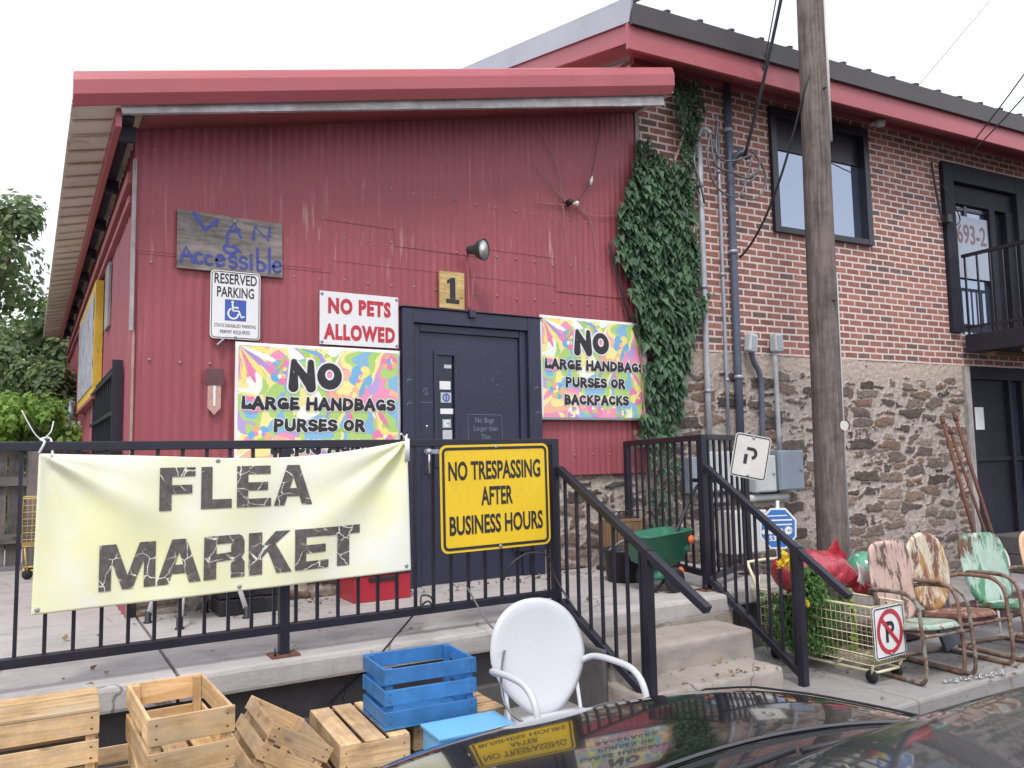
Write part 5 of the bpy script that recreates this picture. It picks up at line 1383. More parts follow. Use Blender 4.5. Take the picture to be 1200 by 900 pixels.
# ================================================================== METAL LAWN CHAIRS
def shell_chair(name, label, loc, rz, seat_m, back_m, tube_m, back_w=.50, back_h=.56, rnd=2.3, seat_z=.40, group=None, peel_seat=None, recline=14, taper=.15, k=1.0):
    n0 = len(bpy.data.objects)
    rt = thing(name, label, 'chair', loc, rz, group)
    def sup(u, v, a, b):
        return u, v
    def shell(W_, H_, dish, Mx, e, rim=.02, taper=.12):
        m = MB(); nr, na = 10, 44; vs_ = []; fs = []
        for i in range(nr + 1):
            r = i / nr
            for k in range(na):
                a = 2 * PI * k / na; ca, sa = math.cos(a), math.sin(a)
                x = W_ / 2 * math.copysign(abs(ca) ** (2 / e), ca) * r
                y = H_ / 2 * math.copysign(abs(sa) ** (2 / e), sa) * r
                if y < 0: x *= 1 - taper * (abs(y) / (H_ / 2)) ** 1.3
                z = dish * (r ** 2.2) - (rim if r > .93 else 0) * (r - .93) / .07
                vs_.append(Mx @ Vector((x, y, z)))
        for i in range(nr):
            for k in range(na):
                k2 = (k + 1) % na
                fs.append((i * na + k, (i + 1) * na + k, (i + 1) * na + k2, i * na + k2))
        m.add(vs_, fs, 0, .5, True); return m
    rc = R(recline)
    # local frame: chair faces -y
    up = Vector((0, math.sin(rc), math.cos(rc)))
    Mb = Matrix.Translation(Vector((0, .20, seat_z - .02)) + up * back_h / 2) @ Matrix((Vector((1, 0, 0)), up, Vector((1, 0, 0)).cross(up))).transposed().to_4x4()
    b = shell(back_w, back_h, .018, Mb, rnd, .012, taper); b.build('backrest', back_m, rt, local=True, solid=.008)
    tl = R(-6)
    su = Vector((0, math.cos(tl), math.sin(tl)))
    Ms = Matrix.Translation((0, -.02, seat_z)) @ Matrix((Vector((1, 0, 0)), su, Vector((1, 0, 0)).cross(su))).transposed().to_4x4()
    s = shell(.50, .50, .022, Ms, 3.2, .035); s.build('seat', seat_m, rt, local=True, solid=.008)
    for sx in (-1, 1):
        x = sx * .285
        pts = [(sx * .24, .26, seat_z + .20), (x, .20, seat_z + .23), (x, .02, seat_z + .245), (x, -.14, seat_z + .235), (x, -.225, seat_z + .16), (x, -.245, seat_z), (x, -.265, .12), (x, -.235, .025), (x, -.12, .016), (x, .2, .016), (x, .33, .016)]
        m = MB(); m.tube(spline(pts, 5), .0155, 10); m.build('arm_frame', tube_m, rt, local=True)
    m = MB(); m.tube(spline([(-.285, .33, .016), (-.2, .36, .016), (.2, .36, .016), (.285, .33, .016)], 4), .0155, 8); m.build('base_rail', tube_m, rt, local=True)
    m = MB(); m.tube([(-.285, -.235, seat_z - .03), (.285, -.235, seat_z - .03)], .013, 8); m.tube([(-.22, .2, seat_z - .03), (.22, .2, seat_z - .03)], .013, 8)
    for sx in (-1, 1): m.tube([(sx * .2, -.235, seat_z - .03), (sx * .2, .2, seat_z - .03), (sx * .2, .27, seat_z + .24)], .011, 8)
    m.build('seat_bracket', tube_m, rt, local=True)
    rt.scale = (k, k, min(1.0, k * 1.16))
    return rt
CH = 'old metal lawn chairs'
shell_chair('lawn_chair', 'clean white shell back metal lawn chair chained beside the steps', (2.19, 3.17, 0), R(-4), M_WHITE, M_WHITE, M_WHITE, .53, .56, 2.2, .30, CH, taper=.34)
P_GREEN = peel('peeling_green', (.085, .24, .14), (.38, .50, .43), (.10, .05, .035), .50, .56)
P_GREENS = peel('worn_pale_green', (.28, .42, .34), (.40, .46, .38), (.13, .065, .045), .50, .54, 4, (1, 1, 1))
P_PINK = peel('peeling_pink', (.58, .40, .35), (.50, .36, .31), (.085, .055, .05), .5, .535, 9)
P_YEL = peel('peeling_cream', (.60, .54, .43), (.40, .22, .08), (.13, .06, .045), .54, .525, 6)
P_RUSTY = peel('rusted_cream', (.42, .34, .27), (.24, .12, .085), (.12, .05, .04), .44, .50, 4, (1, 1, 1))
P_TUBE = peel('rusty_tube', (.24, .24, .20), (.17, .10, .075), (.09, .05, .04), .5, .56, 9, (1, 1, 1))
P_TUBE2 = peel('rust_brown_tube', (.22, .13, .10), (.26, .20, .15), (.11, .05, .04), .52, .56, 9, (1, 1, 1))
P_TAN = peel('tan_enamel', (.62, .42, .26), (.55, .38, .25), (.16, .08, .05), .6, .7)
shell_chair('lawn_chair', 'pink peeling backed lawn chair with pale green seat behind the no parking sign', (5.30, 3.38, 0), R(-6), P_GREENS, P_PINK, P_TUBE, .50, .58, 4.5, .345, CH, recline=8, taper=.05, k=.85)
shell_chair('lawn_chair', 'round backed lawn chair with cream paint flaking to rust', (5.77, 3.39, 0), R(-7), P_RUSTY, P_YEL, P_TUBE2, .52, .58, 2.3, .36, CH, recline=9, k=.88)
shell_chair('lawn_chair', 'green backed lawn chair with flaking paint, next to the cream one', (6.46, 3.32, 0), R(-9), P_GREEN, P_GREEN, P_TUBE2, .56, .54, 4.0, .36, CH, recline=14, taper=.10, k=.92)
shell_chair('lawn_chair', 'tan enamel lawn chair half out of frame beyond the green one', (7.12, 3.26, 0), R(-6), P_TAN, P_TAN, P_TUBE2, .50, .54, 3.5, .36, CH, recline=12, k=.85)
# wire cafe chair behind
rt = thing('wire_chair', 'white wire framed round backed chair with blue cord behind the green chair', 'chair', (7.22, 3.86, 0), R(-25))
rt.scale = (.8, .8, .8)
m = MB()
m.tube([(.24 * math.cos(2 * PI * k / 26), .12 + .03 * math.sin(2 * PI * k / 26), .66 + .26 * math.sin(2 * PI * k / 26)) for k in range(26)], .014, 8, closed=True)
m.build('back_hoop', M_SIGNW, rt, local=True)
m = MB(); m.lathe([(0, 0), (.185, .0), (.19, .012), (0, .02)], 24, T((0, .12, .65)) @ Matrix.Rotation(R(84), 4, 'X')); m.build('back_pad', paint('grey_pad', (.22, .23, .27), .7, 0, .2, 8), rt, local=True)
m = MB(); m.lathe([(0, 0), (.22, 0), (.23, .02), (.2, .04), (0, .045)], 24, T((0, -.1, .42))); m.build('seat', M_SIGNW, rt, local=True)
for sx in (-1, 1):
    for y in (-.28, .1):
        m = MB(); m.tube([(sx * .18, y * .7, .42), (sx * .21, y, 0)], .012, 8); m.build('leg', M_SIGNW, rt, local=True)
m = MB(); m.tube(spline([(-.06, .11, .92), (0, .09, .945), (.07, .11, .92), (.03, .14, .90)], 4), .016, 6); m.build('blue_cord', M_BLUEI, rt, local=True)

# steel security cable looped round the white chair
m = MB()
m.tube(spline([(2.30, 4.36, .76), (2.36, 4.2, .56), (2.32, 3.85, .50), (2.0, 3.42, .60), (1.90, 3.25, .42), (2.0, 3.10, .33), (2.2, 3.02, .345), (2.42, 3.05, .36), (2.55, 3.2, .34)], 6), .006, 6)
m.tube(spline([(2.05, 3.02, .33), (2.12, 3.0, .40), (2.3, 3.0, .415), (2.46, 3.06, .38)], 6), .006, 6)
tag(m.build('security_cable', M_STEELC), 'grey steel security cable looped around the white chair', 'cable')
m = MB()
m.tube(spline([(2.55, 4.35, .78), (2.58, 4.30, .88), (2.70, 4.28, .94), (2.86, 4.30, .90), (2.93, 4.34, .76), (3.0, 4.2, .55)], 6), .007, 6)
kn = pY(498, 706, 4.35); m.tube(spline([kn + Vector((.06, .0, -.03)), kn + Vector((.03, -.02, .03)), kn + Vector((-.02, 0, .04)), kn + Vector((-.03, -.02, -.02)), kn + Vector((.03, -.02, -.02)), kn, pZ(470, 738, PZ + .01), pZ(449, 763, PZ + .005), pY(440, 775, 4.25), pY(415, 797, 4.40), pY(386, 824, 4.40)], 6), .006, 6)
tag(m.build('extension_cable', M_CABLE), 'black cord knotted to the lower rail and trailing over the platform edge', 'cord')
# chain on the pavement
m = MB()
for k in range(34):
    t = k / 33; c0 = Vector((5.22 + .55 * t, 3.17 + .02 * math.sin(k) - .10 * t, .012))
    a = k * 1.57
    m.tube([c0 + Vector((.016 * math.cos(q) , .010 * math.sin(q) * math.cos(a), .010 * math.sin(q) * math.sin(a))) for q in [2 * PI * j / 8 for j in range(8)]], .0035, 5, closed=True)
tag(m.build('chain', M_CHROME), 'bright steel chain lying on the pavement by the cream chair', 'chain')

# ================================================================== WIRE CARTS
def cart(name, label, M, L_, Wd, z0, z1, mt, flip=False, nb=None, group='yellow wire shopping carts'):
    rt = thing(name, label, 'shopping cart', M.to_translation(), 0, group, rot=M.to_euler())
    B = lambda u, v, z: (-Wd / 2 * (1 - .10 * v) + Wd * (1 - .10 * v) * u, L_ * (1 - v), z)   # v=1 at the front (-y end)
    wr = .0026; m = MB()
    nl = int(L_ / .038); nw = int(Wd / .038); nz = int((z1 - z0) / .055)
    for k in range(nl + 1):
        v = k / nl; m.tube([B(0, v, z1), B(0.03, v, z0), B(.97, v, z0), B(1, v, z1)], wr, 4, caps=False)
    for k in range(nw + 1):
        u = k / nw
        m.tube([B(u, 1, z1), B(.03 + u * .94, 1, z0), B(.03 + u * .94, 0, z0), B(u, 0, z1 + .1)], wr, 4, caps=False)
    for k in range(nz + 1):
        z = z0 + (z1 - z0) * k / nz; e = .03 * (1 - k / nz)
        m.tube([B(e, 0, z), B(e, 1, z), B(1 - e, 1, z), B(1 - e, 0, z)], wr * 1.2, 4, closed=True)
    m.build('basket', mt, rt, local=True)
    m = MB(); m.tube([B(0, 0, z1 + .1), B(0, 0, z1), B(0, 1, z1), B(1, 1, z1), B(1, 0, z1), B(1, 0, z1 + .1)], .007, 8); m.build('rim', mt, rt, local=True)
    m = MB(); m.tube(spline([B(0.0, 0, z0), (-Wd / 2 - .01, L_ + .02, z1), (-Wd / 2, L_ + .10, z1 + .17), (-Wd / 2 + .05, L_ + .12, z1 + .19), (Wd / 2 - .05, L_ + .12, z1 + .19), (Wd / 2, L_ + .10, z1 + .17), (Wd / 2 + .01, L_ + .02, z1), B(1, 0, z0)], 5), .012, 8); m.build('handle', mt, rt, local=True)
    m = MB()
    for sx in (-1, 1):
        x = sx * Wd * .42
        m.tube(spline([(x, L_ * .98, z0), (x, L_ * .95, .10), (x * .9, L_ * .6, .075), (x * .7, .02, .075)], 4), .010, 8)
        m.tube([(x * .85, L_ * .35, .075), (x * .85, L_ * .28, z0)], .008, 6)
    m.tube([(-Wd * .29, .02, .075), (Wd * .29, .02, .075)], .010, 8)
    for sx in (-1, 1): m.tube([(sx * Wd * .34, .05, .05), (sx * Wd * .40, .02, z0)], .009, 6)
    m.build('chassis', mt, rt, local=True)
    for sx in (-1, 1):
        for y in (.05, L_ * .92):
            m = MB(); m.lathe([(0, -.012), (.04, -.012), (.045, 0), (.04, .012), (0, .012)], 14, T((sx * Wd * .34, y, .045)) @ Matrix.Rotation(PI / 2, 4, 'Y')); m.build('wheel', M_TYRE, rt, local=True)
    return rt
c1 = cart('wire_cart', 'cream wire shopping cart holding plants, with the no parking sign wired on', T((4.97, 3.39, 0)), .92, .40, .125, .505, M_CARTC)
cart('wire_cart', 'yellow shopping cart standing by the grey fence behind the banner', T((-.02, 8.75, PZ)) @ RZ(-90), .8, .5, .30, .73, M_CARTY)

# ================================================================== PLANTS
def leaf(mb, p, nrm, s, droop, tint):
    """one folded five-point leaf"""
    n = Vector(nrm).normalized(); dn = Vector((random.uniform(-.4, .4), random.uniform(-.4, .4), -1)) if droop else Vector((random.uniform(-1, 1), random.uniform(-1, 1), random.uniform(-1, 1)))
    t = (dn - n * dn.dot(n))
    if t.length < 1e-3: t = Vector((1, 0, 0))
    t.normalize(); b_ = n.cross(t); p = Vector(p); f = s * .16
    w_ = .36 if droop else .46
    vs_ = [p, p + b_ * s * w_ + t * s * .34 + n * f, p + t * s * 1.15 - n * f * .6, p - b_ * s * w_ + t * s * .34 + n * f, p + t * s * .5]
    mb.add(vs_, [(0, 1, 4), (1, 2, 4), (2, 3, 4), (3, 0, 4)], 0, tint)
def in_poly(x, y, poly):
    c_ = False; n = len(poly); j = n - 1
    for i in range(n):
        if (poly[i][1] > y) != (poly[j][1] > y) and x < (poly[j][0] - poly[i][0]) * (y - poly[i][1]) / (poly[j][1] - poly[i][1]) + poly[i][0]: c_ = not c_
        j = i
    return c_
rng = random.Random(11)
rt = thing('ivy', 'dense dark green ivy climbing the joint between the red wall and the brick', 'ivy', (5.2, 5.9, PZ))
IV = [([(788, 90), (820, 98), (824, 125), (816, 160), (812, 205), (802, 205), (796, 140)], 900, .09, .045),
      ([(748, 160), (760, 165), (778, 200), (750, 215), (742, 190)], 260, .08, .05),
      ([(745, 190), (765, 178), (790, 190), (812, 205), (816, 300), (814, 345), (806, 380), (806, 430), (796, 470), (790, 505), (772, 520), (747, 518), (752, 490), (762, 470), (757, 440), (766, 412), (752, 395), (742, 350), (735, 318), (724, 290), (722, 260), (732, 225)], 3700, .12, .084),
      ([(775, 470), (830, 350), (826, 340), (800, 360), (795, 420)], 260, .16, .055),
      ([(758, 510), (795, 505), (798, 560), (782, 625), (765, 640), (760, 580)], 210, .10, .055)]
m = MB(); stp = []
for poly, cnt, dep, s in IV:
    xs = [p[0] for p in poly]; ys = [p[1] for p in poly]; made = 0
    while made < cnt:
        x, y = rng.uniform(min(xs), max(xs)), rng.uniform(min(ys), max(ys))
        if not in_poly(x, y, poly): continue
        x += rng.gauss(0, 2.2); y += rng.gauss(0, 4)
        q = pY(x, y, 5.93)
        clump = mn.noise(Vector((q.x * 4.5, q.z * 4.5, 2.0)))
        dd = dep * (.25 + .75 * rng.random()) * (.62 + .7 * clump)
        p = pY(x, y, 5.95 - max(.01, dd))
        nr = Vector((rng.gauss(-.1, .45), -1, rng.gauss(.55, .4)))
        random.seed(made)
        leaf(m, p, nr, s * rng.choice((.5, .75, .9, 1.0, 1.1, 1.4)), True, min(1, max(0, .42 + .5 * clump + rng.gauss(0, .2))))
        made += 1
m.build('leaves', M_IVY, rt)
m = MB()
for pts in ([(770, 640), (768, 560), (772, 480), (775, 400), (770, 300), (780, 220), (800, 160), (808, 95)], [(778, 640), (785, 520), (795, 420), (800, 320), (790, 230)], [(765, 560), (755, 480), (750, 400), (740, 320), (735, 250)]):
    m.tube(spline([pY(x, y, 5.925) for x, y in pts], 4), .012, 6)
m.build('stems', M_STEM, rt)
random.seed(5)

def tree(label, x, y, hgt, rad, n, mt, s=.28, name='tree', trunk=True, base=0.0, group='trees beyond the fence'):
    rt = thing(name, label, 'tree' if trunk else 'shrub', (x, y, base), 0, group)
    cr = []
    for k in range(46):
        a = random.uniform(0, 2 * PI); q = random.uniform(.1, 1) ** .6
        zz = random.uniform(.30 if trunk else .12, .95)
        env = math.sin(PI * min(.98, max(.05, (zz - .12) / .9))) ** .6
        cr.append((Vector((x + rad * q * env * math.cos(a), y + rad * q * env * math.sin(a), base + hgt * zz)), rad * random.uniform(.14, .36)))
    m = MB()
    for k in range(n):
        c0, r_ = random.choice(cr)
        d = Vector((random.gauss(0, 1), random.gauss(0, 1), random.gauss(0, .8))).normalized()
        p = c0 + d * r_ * random.random() ** .4
        if p.z < base + .05: continue
        leaf(m, p, d + Vector((0, 0, .5)), s * random.uniform(.6, 1.3), False, min(1, max(0, random.gauss(.45, .26))))
    m.build('crown', mt, rt)
    if trunk:
        m = MB(); m.tube(spline([(x, y, base - .1), (x + .1, y, base + hgt * .3), (x - .1, y + .1, base + hgt * .6), (x, y, base + hgt * .85)], 4), [.035 * hgt * (1 - .8 * k / 12) for k in range(13)], 8); m.build('trunk', M_BARK, rt)
        for k in range(9):
            c0, r_ = cr[k]; z = base + hgt * random.uniform(.25, .6)
            m = MB(); m.tube([(x, y, z), Vector((x, y, z)).lerp(c0, .5) + Vector((0, 0, .2)), c0], [.012 * hgt, .008 * hgt, .003 * hgt], 6); m.build('limb', M_BARK, rt)
    else:
        for k in range(7):
            c0, r_ = cr[k]; m = MB(); m.tube([(x + random.uniform(-.1, .1), y, base), c0], [.02, .008], 5); m.build('stem', M_BARK, rt)
tree('tall dark green tree beyond the fence at the far left', -1.35, 22, 8.1, 2.4, 10500, M_TREE, .17)
tree('dark lower tree between the tall tree and the red building', .15, 26, 6.0, 2.7, 8500, M_TREE, .17)
tree('broad bushy tree low behind the fence at the frame edge', -2.0, 17, 4.2, 2.2, 7500, M_TREE, .13)
tree('dark leafy shrub growing up to the eave beside the red building', .25, 13.4, 2.7, .85, 8000, M_TREE, .085, 'shrub', False, .4, None)
tree('bright yellow green shrub showing over the fence', -.10, 12.0, 2.0, .85, 5000, M_TREE2, .075, 'shrub', False, .4, None)
tree('tall background tree far left outside the yard', -6.5, 20, 8.2, 3.0, 9000, M_TREE, .2)
# chain-link like stay pole by the shrub
m = MB(); m.tube([pY(85, 470, 12.0), pY(60, 520, 12.0) + Vector((0, 0, -1.2))], .035, 8); tag(m.build('leaning_pipe', M_GALVP), 'slanting grey pipe in front of the shrub by the red wall', 'pipe')

# fence
rt = thing('board_fence', 'grey weathered board fence at the back of the platform', 'fence', (-3, 9.35, PZ))
m = MB(); x = -8.0; ft = 1.68
while x < .52:
    wv = random.uniform(.13, .16); m.box(x, min(x + wv - .012, .57), 9.34, 9.362, PZ + .05, ft + random.uniform(-.02, .02)); x += wv
m.build('boards', M_FENCE, rt)
m = MB(); m.box(-8, .57, 9.29, 9.338, 1.34, 1.43); m.box(-8, .57, 9.29, 9.338, .78, .87); m.box(-8, .57, 9.27, 9.40, ft + .02, ft + .06); m.build('rail', M_FENCE, rt)
for k in range(5):
    m = MB(); m.box(-7.6 + k * 1.9, -7.5 + k * 1.9, 9.24, 9.289, PZ, ft + .015); m.build('post', M_FENCE, rt)

# ================================================================== THINGS ON THE PLATFORM
rt = thing('red_tote', 'red plastic tote on the platform left of the door, below the cloth banner', 'tote', (2.27, 5.72, PZ))
m = MB()
for k, (x0, x1, y0, y1, z0, z1) in enumerate(((2.03, 2.47, 5.58, 5.60, PZ, .70), (2.03, 2.47, 5.88, 5.90, PZ, .70), (2.03, 2.05, 5.60, 5.88, PZ, .70), (2.45, 2.47, 5.60, 5.88, PZ, .70), (2.05, 2.45, 5.60, 5.88, PZ, PZ + .02))): m.box(x0, x1, y0, y1, z0, z1)
m.build('tub', M_REDP, rt, bevel=.006)
m = MB(); m.box(2.015, 2.485, 5.57, 5.91, .70, .74); m.build('lid', M_BLKP, rt, bevel=.005)
m = MB(); m.box(2.14, 2.36, 5.568, 5.5795, .655, .685); m.build('grip', M_BLKP, rt, bevel=.004)
rt = thing('black_case', 'black hard case lying on the platform behind the cloth banner', 'case', (1.34, 5.8, PZ))
m = MB(); m.box(1.12, 1.54, 5.66, 5.94, PZ, .62); m.build('base', M_BLKP, rt, bevel=.012)
m = MB(); m.box(1.12, 1.54, 5.66, 5.94, .625, .73); m.build('lid', M_BLKP, rt, bevel=.012)
m = MB(); m.tube(spline([(1.26, 5.655, .62), (1.27, 5.62, .62), (1.39, 5.62, .62), (1.40, 5.655, .62)], 4), .010, 6); m.build('handle', M_BLKP, rt)
rt = thing('white_stool', 'white legged stool with black rubber feet behind the cloth banner', 'stool', (.98, 5.66, PZ))
m = MB(); m.box(.72, 1.24, 5.46, 5.88, .95, .99); m.build('seat', M_SIGNW, rt, bevel=.012)
for fx, fy in ((.84, 5.42), (1.27, 5.53), (1.08, 5.91), (.70, 5.76)):
    tx, ty = .98 + (fx - .98) * .6, 5.66 + (fy - 5.66) * .6
    m = MB(); m.tube([(tx, ty, .95), (fx, fy, PZ + .05)], .016, 8); lg = m.build('leg', M_SIGNW, rt)
    m = MB(); m.tube([(fx, fy, PZ), (fx, fy, PZ + .012), (fx, fy, PZ + .014), (fx, fy, PZ + .075)], [.028, .028, .02, .02], 10); m.build('rubber_foot', M_BLKP, lg)
rt = thing('brown_cabinet', 'small brown wooden cabinet with wire rack on top in the platform corner', 'cabinet', (4.62, 5.74, PZ))
m = MB(); m.box(4.44, 4.46, 5.62, 5.86, PZ + .03, .96); m.box(4.78, 4.80, 5.62, 5.86, PZ + .03, .96); m.box(4.46, 4.78, 5.84, 5.86, PZ + .03, .96); m.box(4.46, 4.78, 5.62, 5.84, .94, .96); m.box(4.46, 4.78, 5.62, 5.84, PZ + .03, PZ + .05); m.build('carcass', M_BROWN, rt)
for x0, x1 in ((4.463, 4.617), (4.623, 4.777)):
    m = MB(); m.box(x0, x1, 5.603, 5.618, PZ + .05, .935); m.build('door', M_BROWN, rt, bevel=.003)
m = MB()
for k in range(6): m.tube(arc_pts := [(4.47 + k * .055 + .028 * math.cos(q), 5.70, 1.0 + .030 * math.sin(q)) for q in [2 * PI * j / 12 for j in range(12)]], .004, 5, closed=True)
m.tube([(4.44, 5.70, .968), (4.80, 5.70, .968)], .005, 5); m.tube([(4.44, 5.70, 1.03), (4.80, 5.70, 1.03)], .005, 5)
m.build('wire_rack', M_CABLE, rt)
m = MB(); m.box(4.42, 4.82, 5.60, 5.88, PZ, PZ + .028); m.build('plinth', M_BLKP, rt)
# spreader
sp = thing('lawn_spreader', 'green plastic lawn spreader with orange knobs at the top of the steps', 'spreader', (4.13, 4.72, PZ))
sp.scale = (.86, .86, .9)
SX = Vector((4.13, 4.72, PZ))
m = MB(); vs_ = []; prof = [(.30, .20, .46), (.285, .185, .455), (.24, .15, .24), (.10, .08, .20), (.10, .08, .185), (.225, .14, .225), (.275, .175, .44), (.30, .20, .475)]
def rr4(a, b): return [(x * 1, y) for x, y in rrect(2 * a, 2 * b, min(a, b) * .45, 5)]
rings = [[Vector((x - (.06 if z > .4 else 0) * (1 if False else 0), y, z + (.03 if x > .1 and z > .4 else 0))) for x, y in rr4(a, b)] for a, b, z in (( .10, .08, .19), (.22, .14, .25), (.285, .185, .455), (.30, .20, .46), (.30, .20, .475), (.275, .175, .47), (.21, .13, .27), (.09, .07, .21))]
n = len(rings[0])
m.add([SX + p for r_ in rings for p in r_], [(i * n + k, i * n + (k + 1) % n, (i + 1) * n + (k + 1) % n, (i + 1) * n + k) for i in range(len(rings) - 1) for k in range(n)] + [tuple((len(rings) - 1) * n + k for k in range(n))], 0, .5, True)
m.build('hopper', M_GRNP, sp)
m = MB(); m.lathe([(0, .10), (.13, .10), (.14, .13), (.10, .17), (.09, .22), (0, .22)], 16, T(SX)); m.build('spinner_housing', M_GRNP, sp)
m = MB(); m.boxm(T(SX + Vector((.16, -.13, .40))) @ Matrix.Rotation(R(20), 4, 'Y'), (.20, .06, .14)); m.build('control_panel', M_GRNP, sp, bevel=.025)
for dx, dz, dy in ((.24, .42, -.17), (.14, .16, -.13)):
    m = MB(); m.lathe([(0, 0), (.035, 0), (.04, .012), (.025, .03), (0, .035)], 8, T(SX + Vector((dx, dy, dz))) @ Matrix.Rotation(PI / 2, 4, 'X')); m.build('knob', M_ORNG, sp)
for sx in (-1, 1):
    m = MB(); m.lathe([(0, -.025), (.07, -.025), (.10, -.02), (.105, 0), (.10, .02), (.07, .025), (0, .025)], 20, T(SX + Vector((.02, sx * .19, .105))) @ Matrix.Rotation(PI / 2, 4, 'X')); m.build('wheel', M_BLKP, sp)
m = MB(); m.tube([SX + Vector((.02, -.19, .105)), SX + Vector((.02, .19, .105))], .012, 8); m.bar(SX + Vector((-.12, -.10, .02)), SX + Vector((.02, -.10, .12)), .02, .02); m.bar(SX + Vector((-.12, .10, .02)), SX + Vector((.02, .10, .12)), .02, .02); m.bar(SX + Vector((-.12, -.10, .012)), SX + Vector((-.12, .10, .012)), .02, .02); m.build('axle_frame', M_BLKP, sp)
m = MB(); m.tube(spline([SX + Vector((.05, 0, .16)), SX + Vector((.20, -.02, .45)), SX + Vector((.48, .02, .80)), SX + Vector((.62, .02, .90))], 4), .016, 8); m.tube([SX + Vector((.62, -.17, .90)), SX + Vector((.62, .2, .90))], .018, 8); m.build('handle', M_BLKP, sp)
rt = thing('black_bin', 'low black plastic bin on the platform between the cabinet and the spreader', 'bin', (4.02, 5.15, PZ))
m = MB(); m.lathe([(0, 0), (.15, 0), (.18, .24), (.195, .245), (.195, .262), (.17, .26), (.14, .03), (0, .03)], 20, T((4.22, 5.22, PZ))); m.build('tub', M_BLKP, rt)
m = MB(); m.tube(spline([(4.04, 5.22, PZ + .25), (4.10, 5.10, PZ + .34), (4.22, 5.05, PZ + .36), (4.34, 5.10, PZ + .34), (4.40, 5.22, PZ + .25)], 4), .008, 6); m.build('bail', M_GALVP, rt)

# ================================================================== CART CONTENTS AND THE CORNER BY THE POLE
random.seed(21)
rt = thing('potted_plant', 'bushy green plant with yellow flowers growing out of the wire cart', 'plant', (4.93, 4.12, .14))
m = MB(); m.lathe([(0, 0), (.13, 0), (.16, .22), (.17, .23), (.15, .235), (0, .20)], 18, T((4.95, 4.08, .14))); m.build('pot', M_BLKP, rt)
m = MB()
for k in range(5200):
    z = random.uniform(.12, .74); q = .20 if z < .5 else .17
    p = Vector((4.88 + random.gauss(0, .10), 4.0 + random.gauss(0, .13), z)) if z < .50 else Vector((4.70 + random.gauss(0, .035), 3.80 + random.gauss(0, .05), z))
    if z < .5 and p.y < 3.72: p.y = 3.9
    leaf(m, p, (random.gauss(-.3, .6), -1, random.gauss(.4, .5)), random.uniform(.020, .040), True, min(1, max(0, random.gauss(.55, .25))))
m.build('foliage', leafmat('plant_leaf', (.03, .085, .025), (.12, .24, .06), .25), rt)
for k, (x, y, z) in enumerate([tuple(pY(px, py, yy)) for px, py, yy in ((921, 653, 3.74), (915, 662, 3.76), (926, 663, 3.75), (946, 707, 3.70))]):
    m = MB()
    for j in range(11):
        a = 2 * PI * j / 11
        leaf(m, Vector((x, y, z)) + Vector((math.cos(a) * .004, -.005, math.sin(a) * .004)), (math.cos(a) * .6, -1, math.sin(a) * .6), (.05, .036, .036, .026)[k], False, random.random())
    m.build('flower', M_FLOWER, rt)
m = MB()
for k in range(26):
    t = k / 25; p = Vector((5.0 + .05 * math.sin(t * 3), 3.72 - .02 * t, .56 - .42 * t))
    for q in range(5): leaf(m, p + Vector((random.gauss(0, .008), random.gauss(0, .008), 0)), (random.gauss(0, 1), -1, random.gauss(0, 1)), .028, False, .9)
m.build('hanging_tendril', leafmat('lime_leaf', (.16, .26, .05), (.36, .46, .12), .3), rt)
# red bundle lying over the cart
def redwrap():
    k = NT('crinkled_red_plastic'); v = k.coord('Object')
    n_ = k.noise(v, 9, 6, .65, 1.4)
    c = k.mix(k.ramp(n_, [(.35, 0), (.7, 1)]), (.34, .015, .03), (.55, .05, .075))
    k.bump(n_, .8, .03)
    return k.fin(c, .16, 0, .6, .6)
M_WRAP = redwrap()
rt = thing('red_plastic_bundle', 'shiny crinkled red plastic bundle lying across the wire cart', 'bundle', (4.95, 3.9, .52))
def blob(pts, rad, n=18, amp=.12, seed=0, Z=.9):
    m = MB(); vs_ = []; N = len(pts)
    for i, p in enumerate(pts):
        p = Vector(p); d = (Vector(pts[min(N - 1, i + 1)]) - Vector(pts[max(0, i - 1)])).normalized()
        s_ = d.cross(Vector((0, 0, 1))).normalized(); u_ = s_.cross(d)
        for k in range(n):
            a = 2 * PI * k / n; q = rad[i] * (1 + amp * mn.noise(Vector((i * .7, math.cos(a) * 1.6, math.sin(a) * 1.6 + seed))) * 1.6)
            vs_.append(p + s_ * math.cos(a) * q + u_ * math.sin(a) * q * Z)
    m.add(vs_, [(i * n + k, i * n + (k + 1) % n, (i + 1) * n + (k + 1) % n, (i + 1) * n + k) for i in range(N - 1) for k in range(n)] + [tuple(range(n - 1, -1, -1)), tuple((N - 1) * n + k for k in range(n))], 0, .5, True)
    return m
blob(spline([(4.60, 3.98, .66), (4.66, 3.97, .67), (4.80, 3.94, .68), (4.98, 3.90, .68), (5.14, 3.86, .64), (5.28, 3.82, .59)], 5), [.02 + .145 * math.sin(PI * min(1, (k + .6) / 24)) ** .55 for k in range(26)], 20, .16).build('body', M_WRAP, rt, sub=1)
blob(spline([(5.16, 3.86, .62), (5.30, 3.82, .58), (5.44, 3.77, .545), (5.56, 3.73, .535)], 4), [.09, .088, .085, .08, .078, .072, .065, .058, .05, .042, .033, .024, .012], 14, .1, 3).build('tail', M_WRAP, rt, sub=1)
blob(spline([(5.20, 3.80, .56), (5.30, 3.76, .52), (5.42, 3.72, .48)], 4), [.055, .06, .065, .065, .06, .055, .045, .03, .01], 12, .1, 5).build('flap', M_WRAP, rt, sub=1)
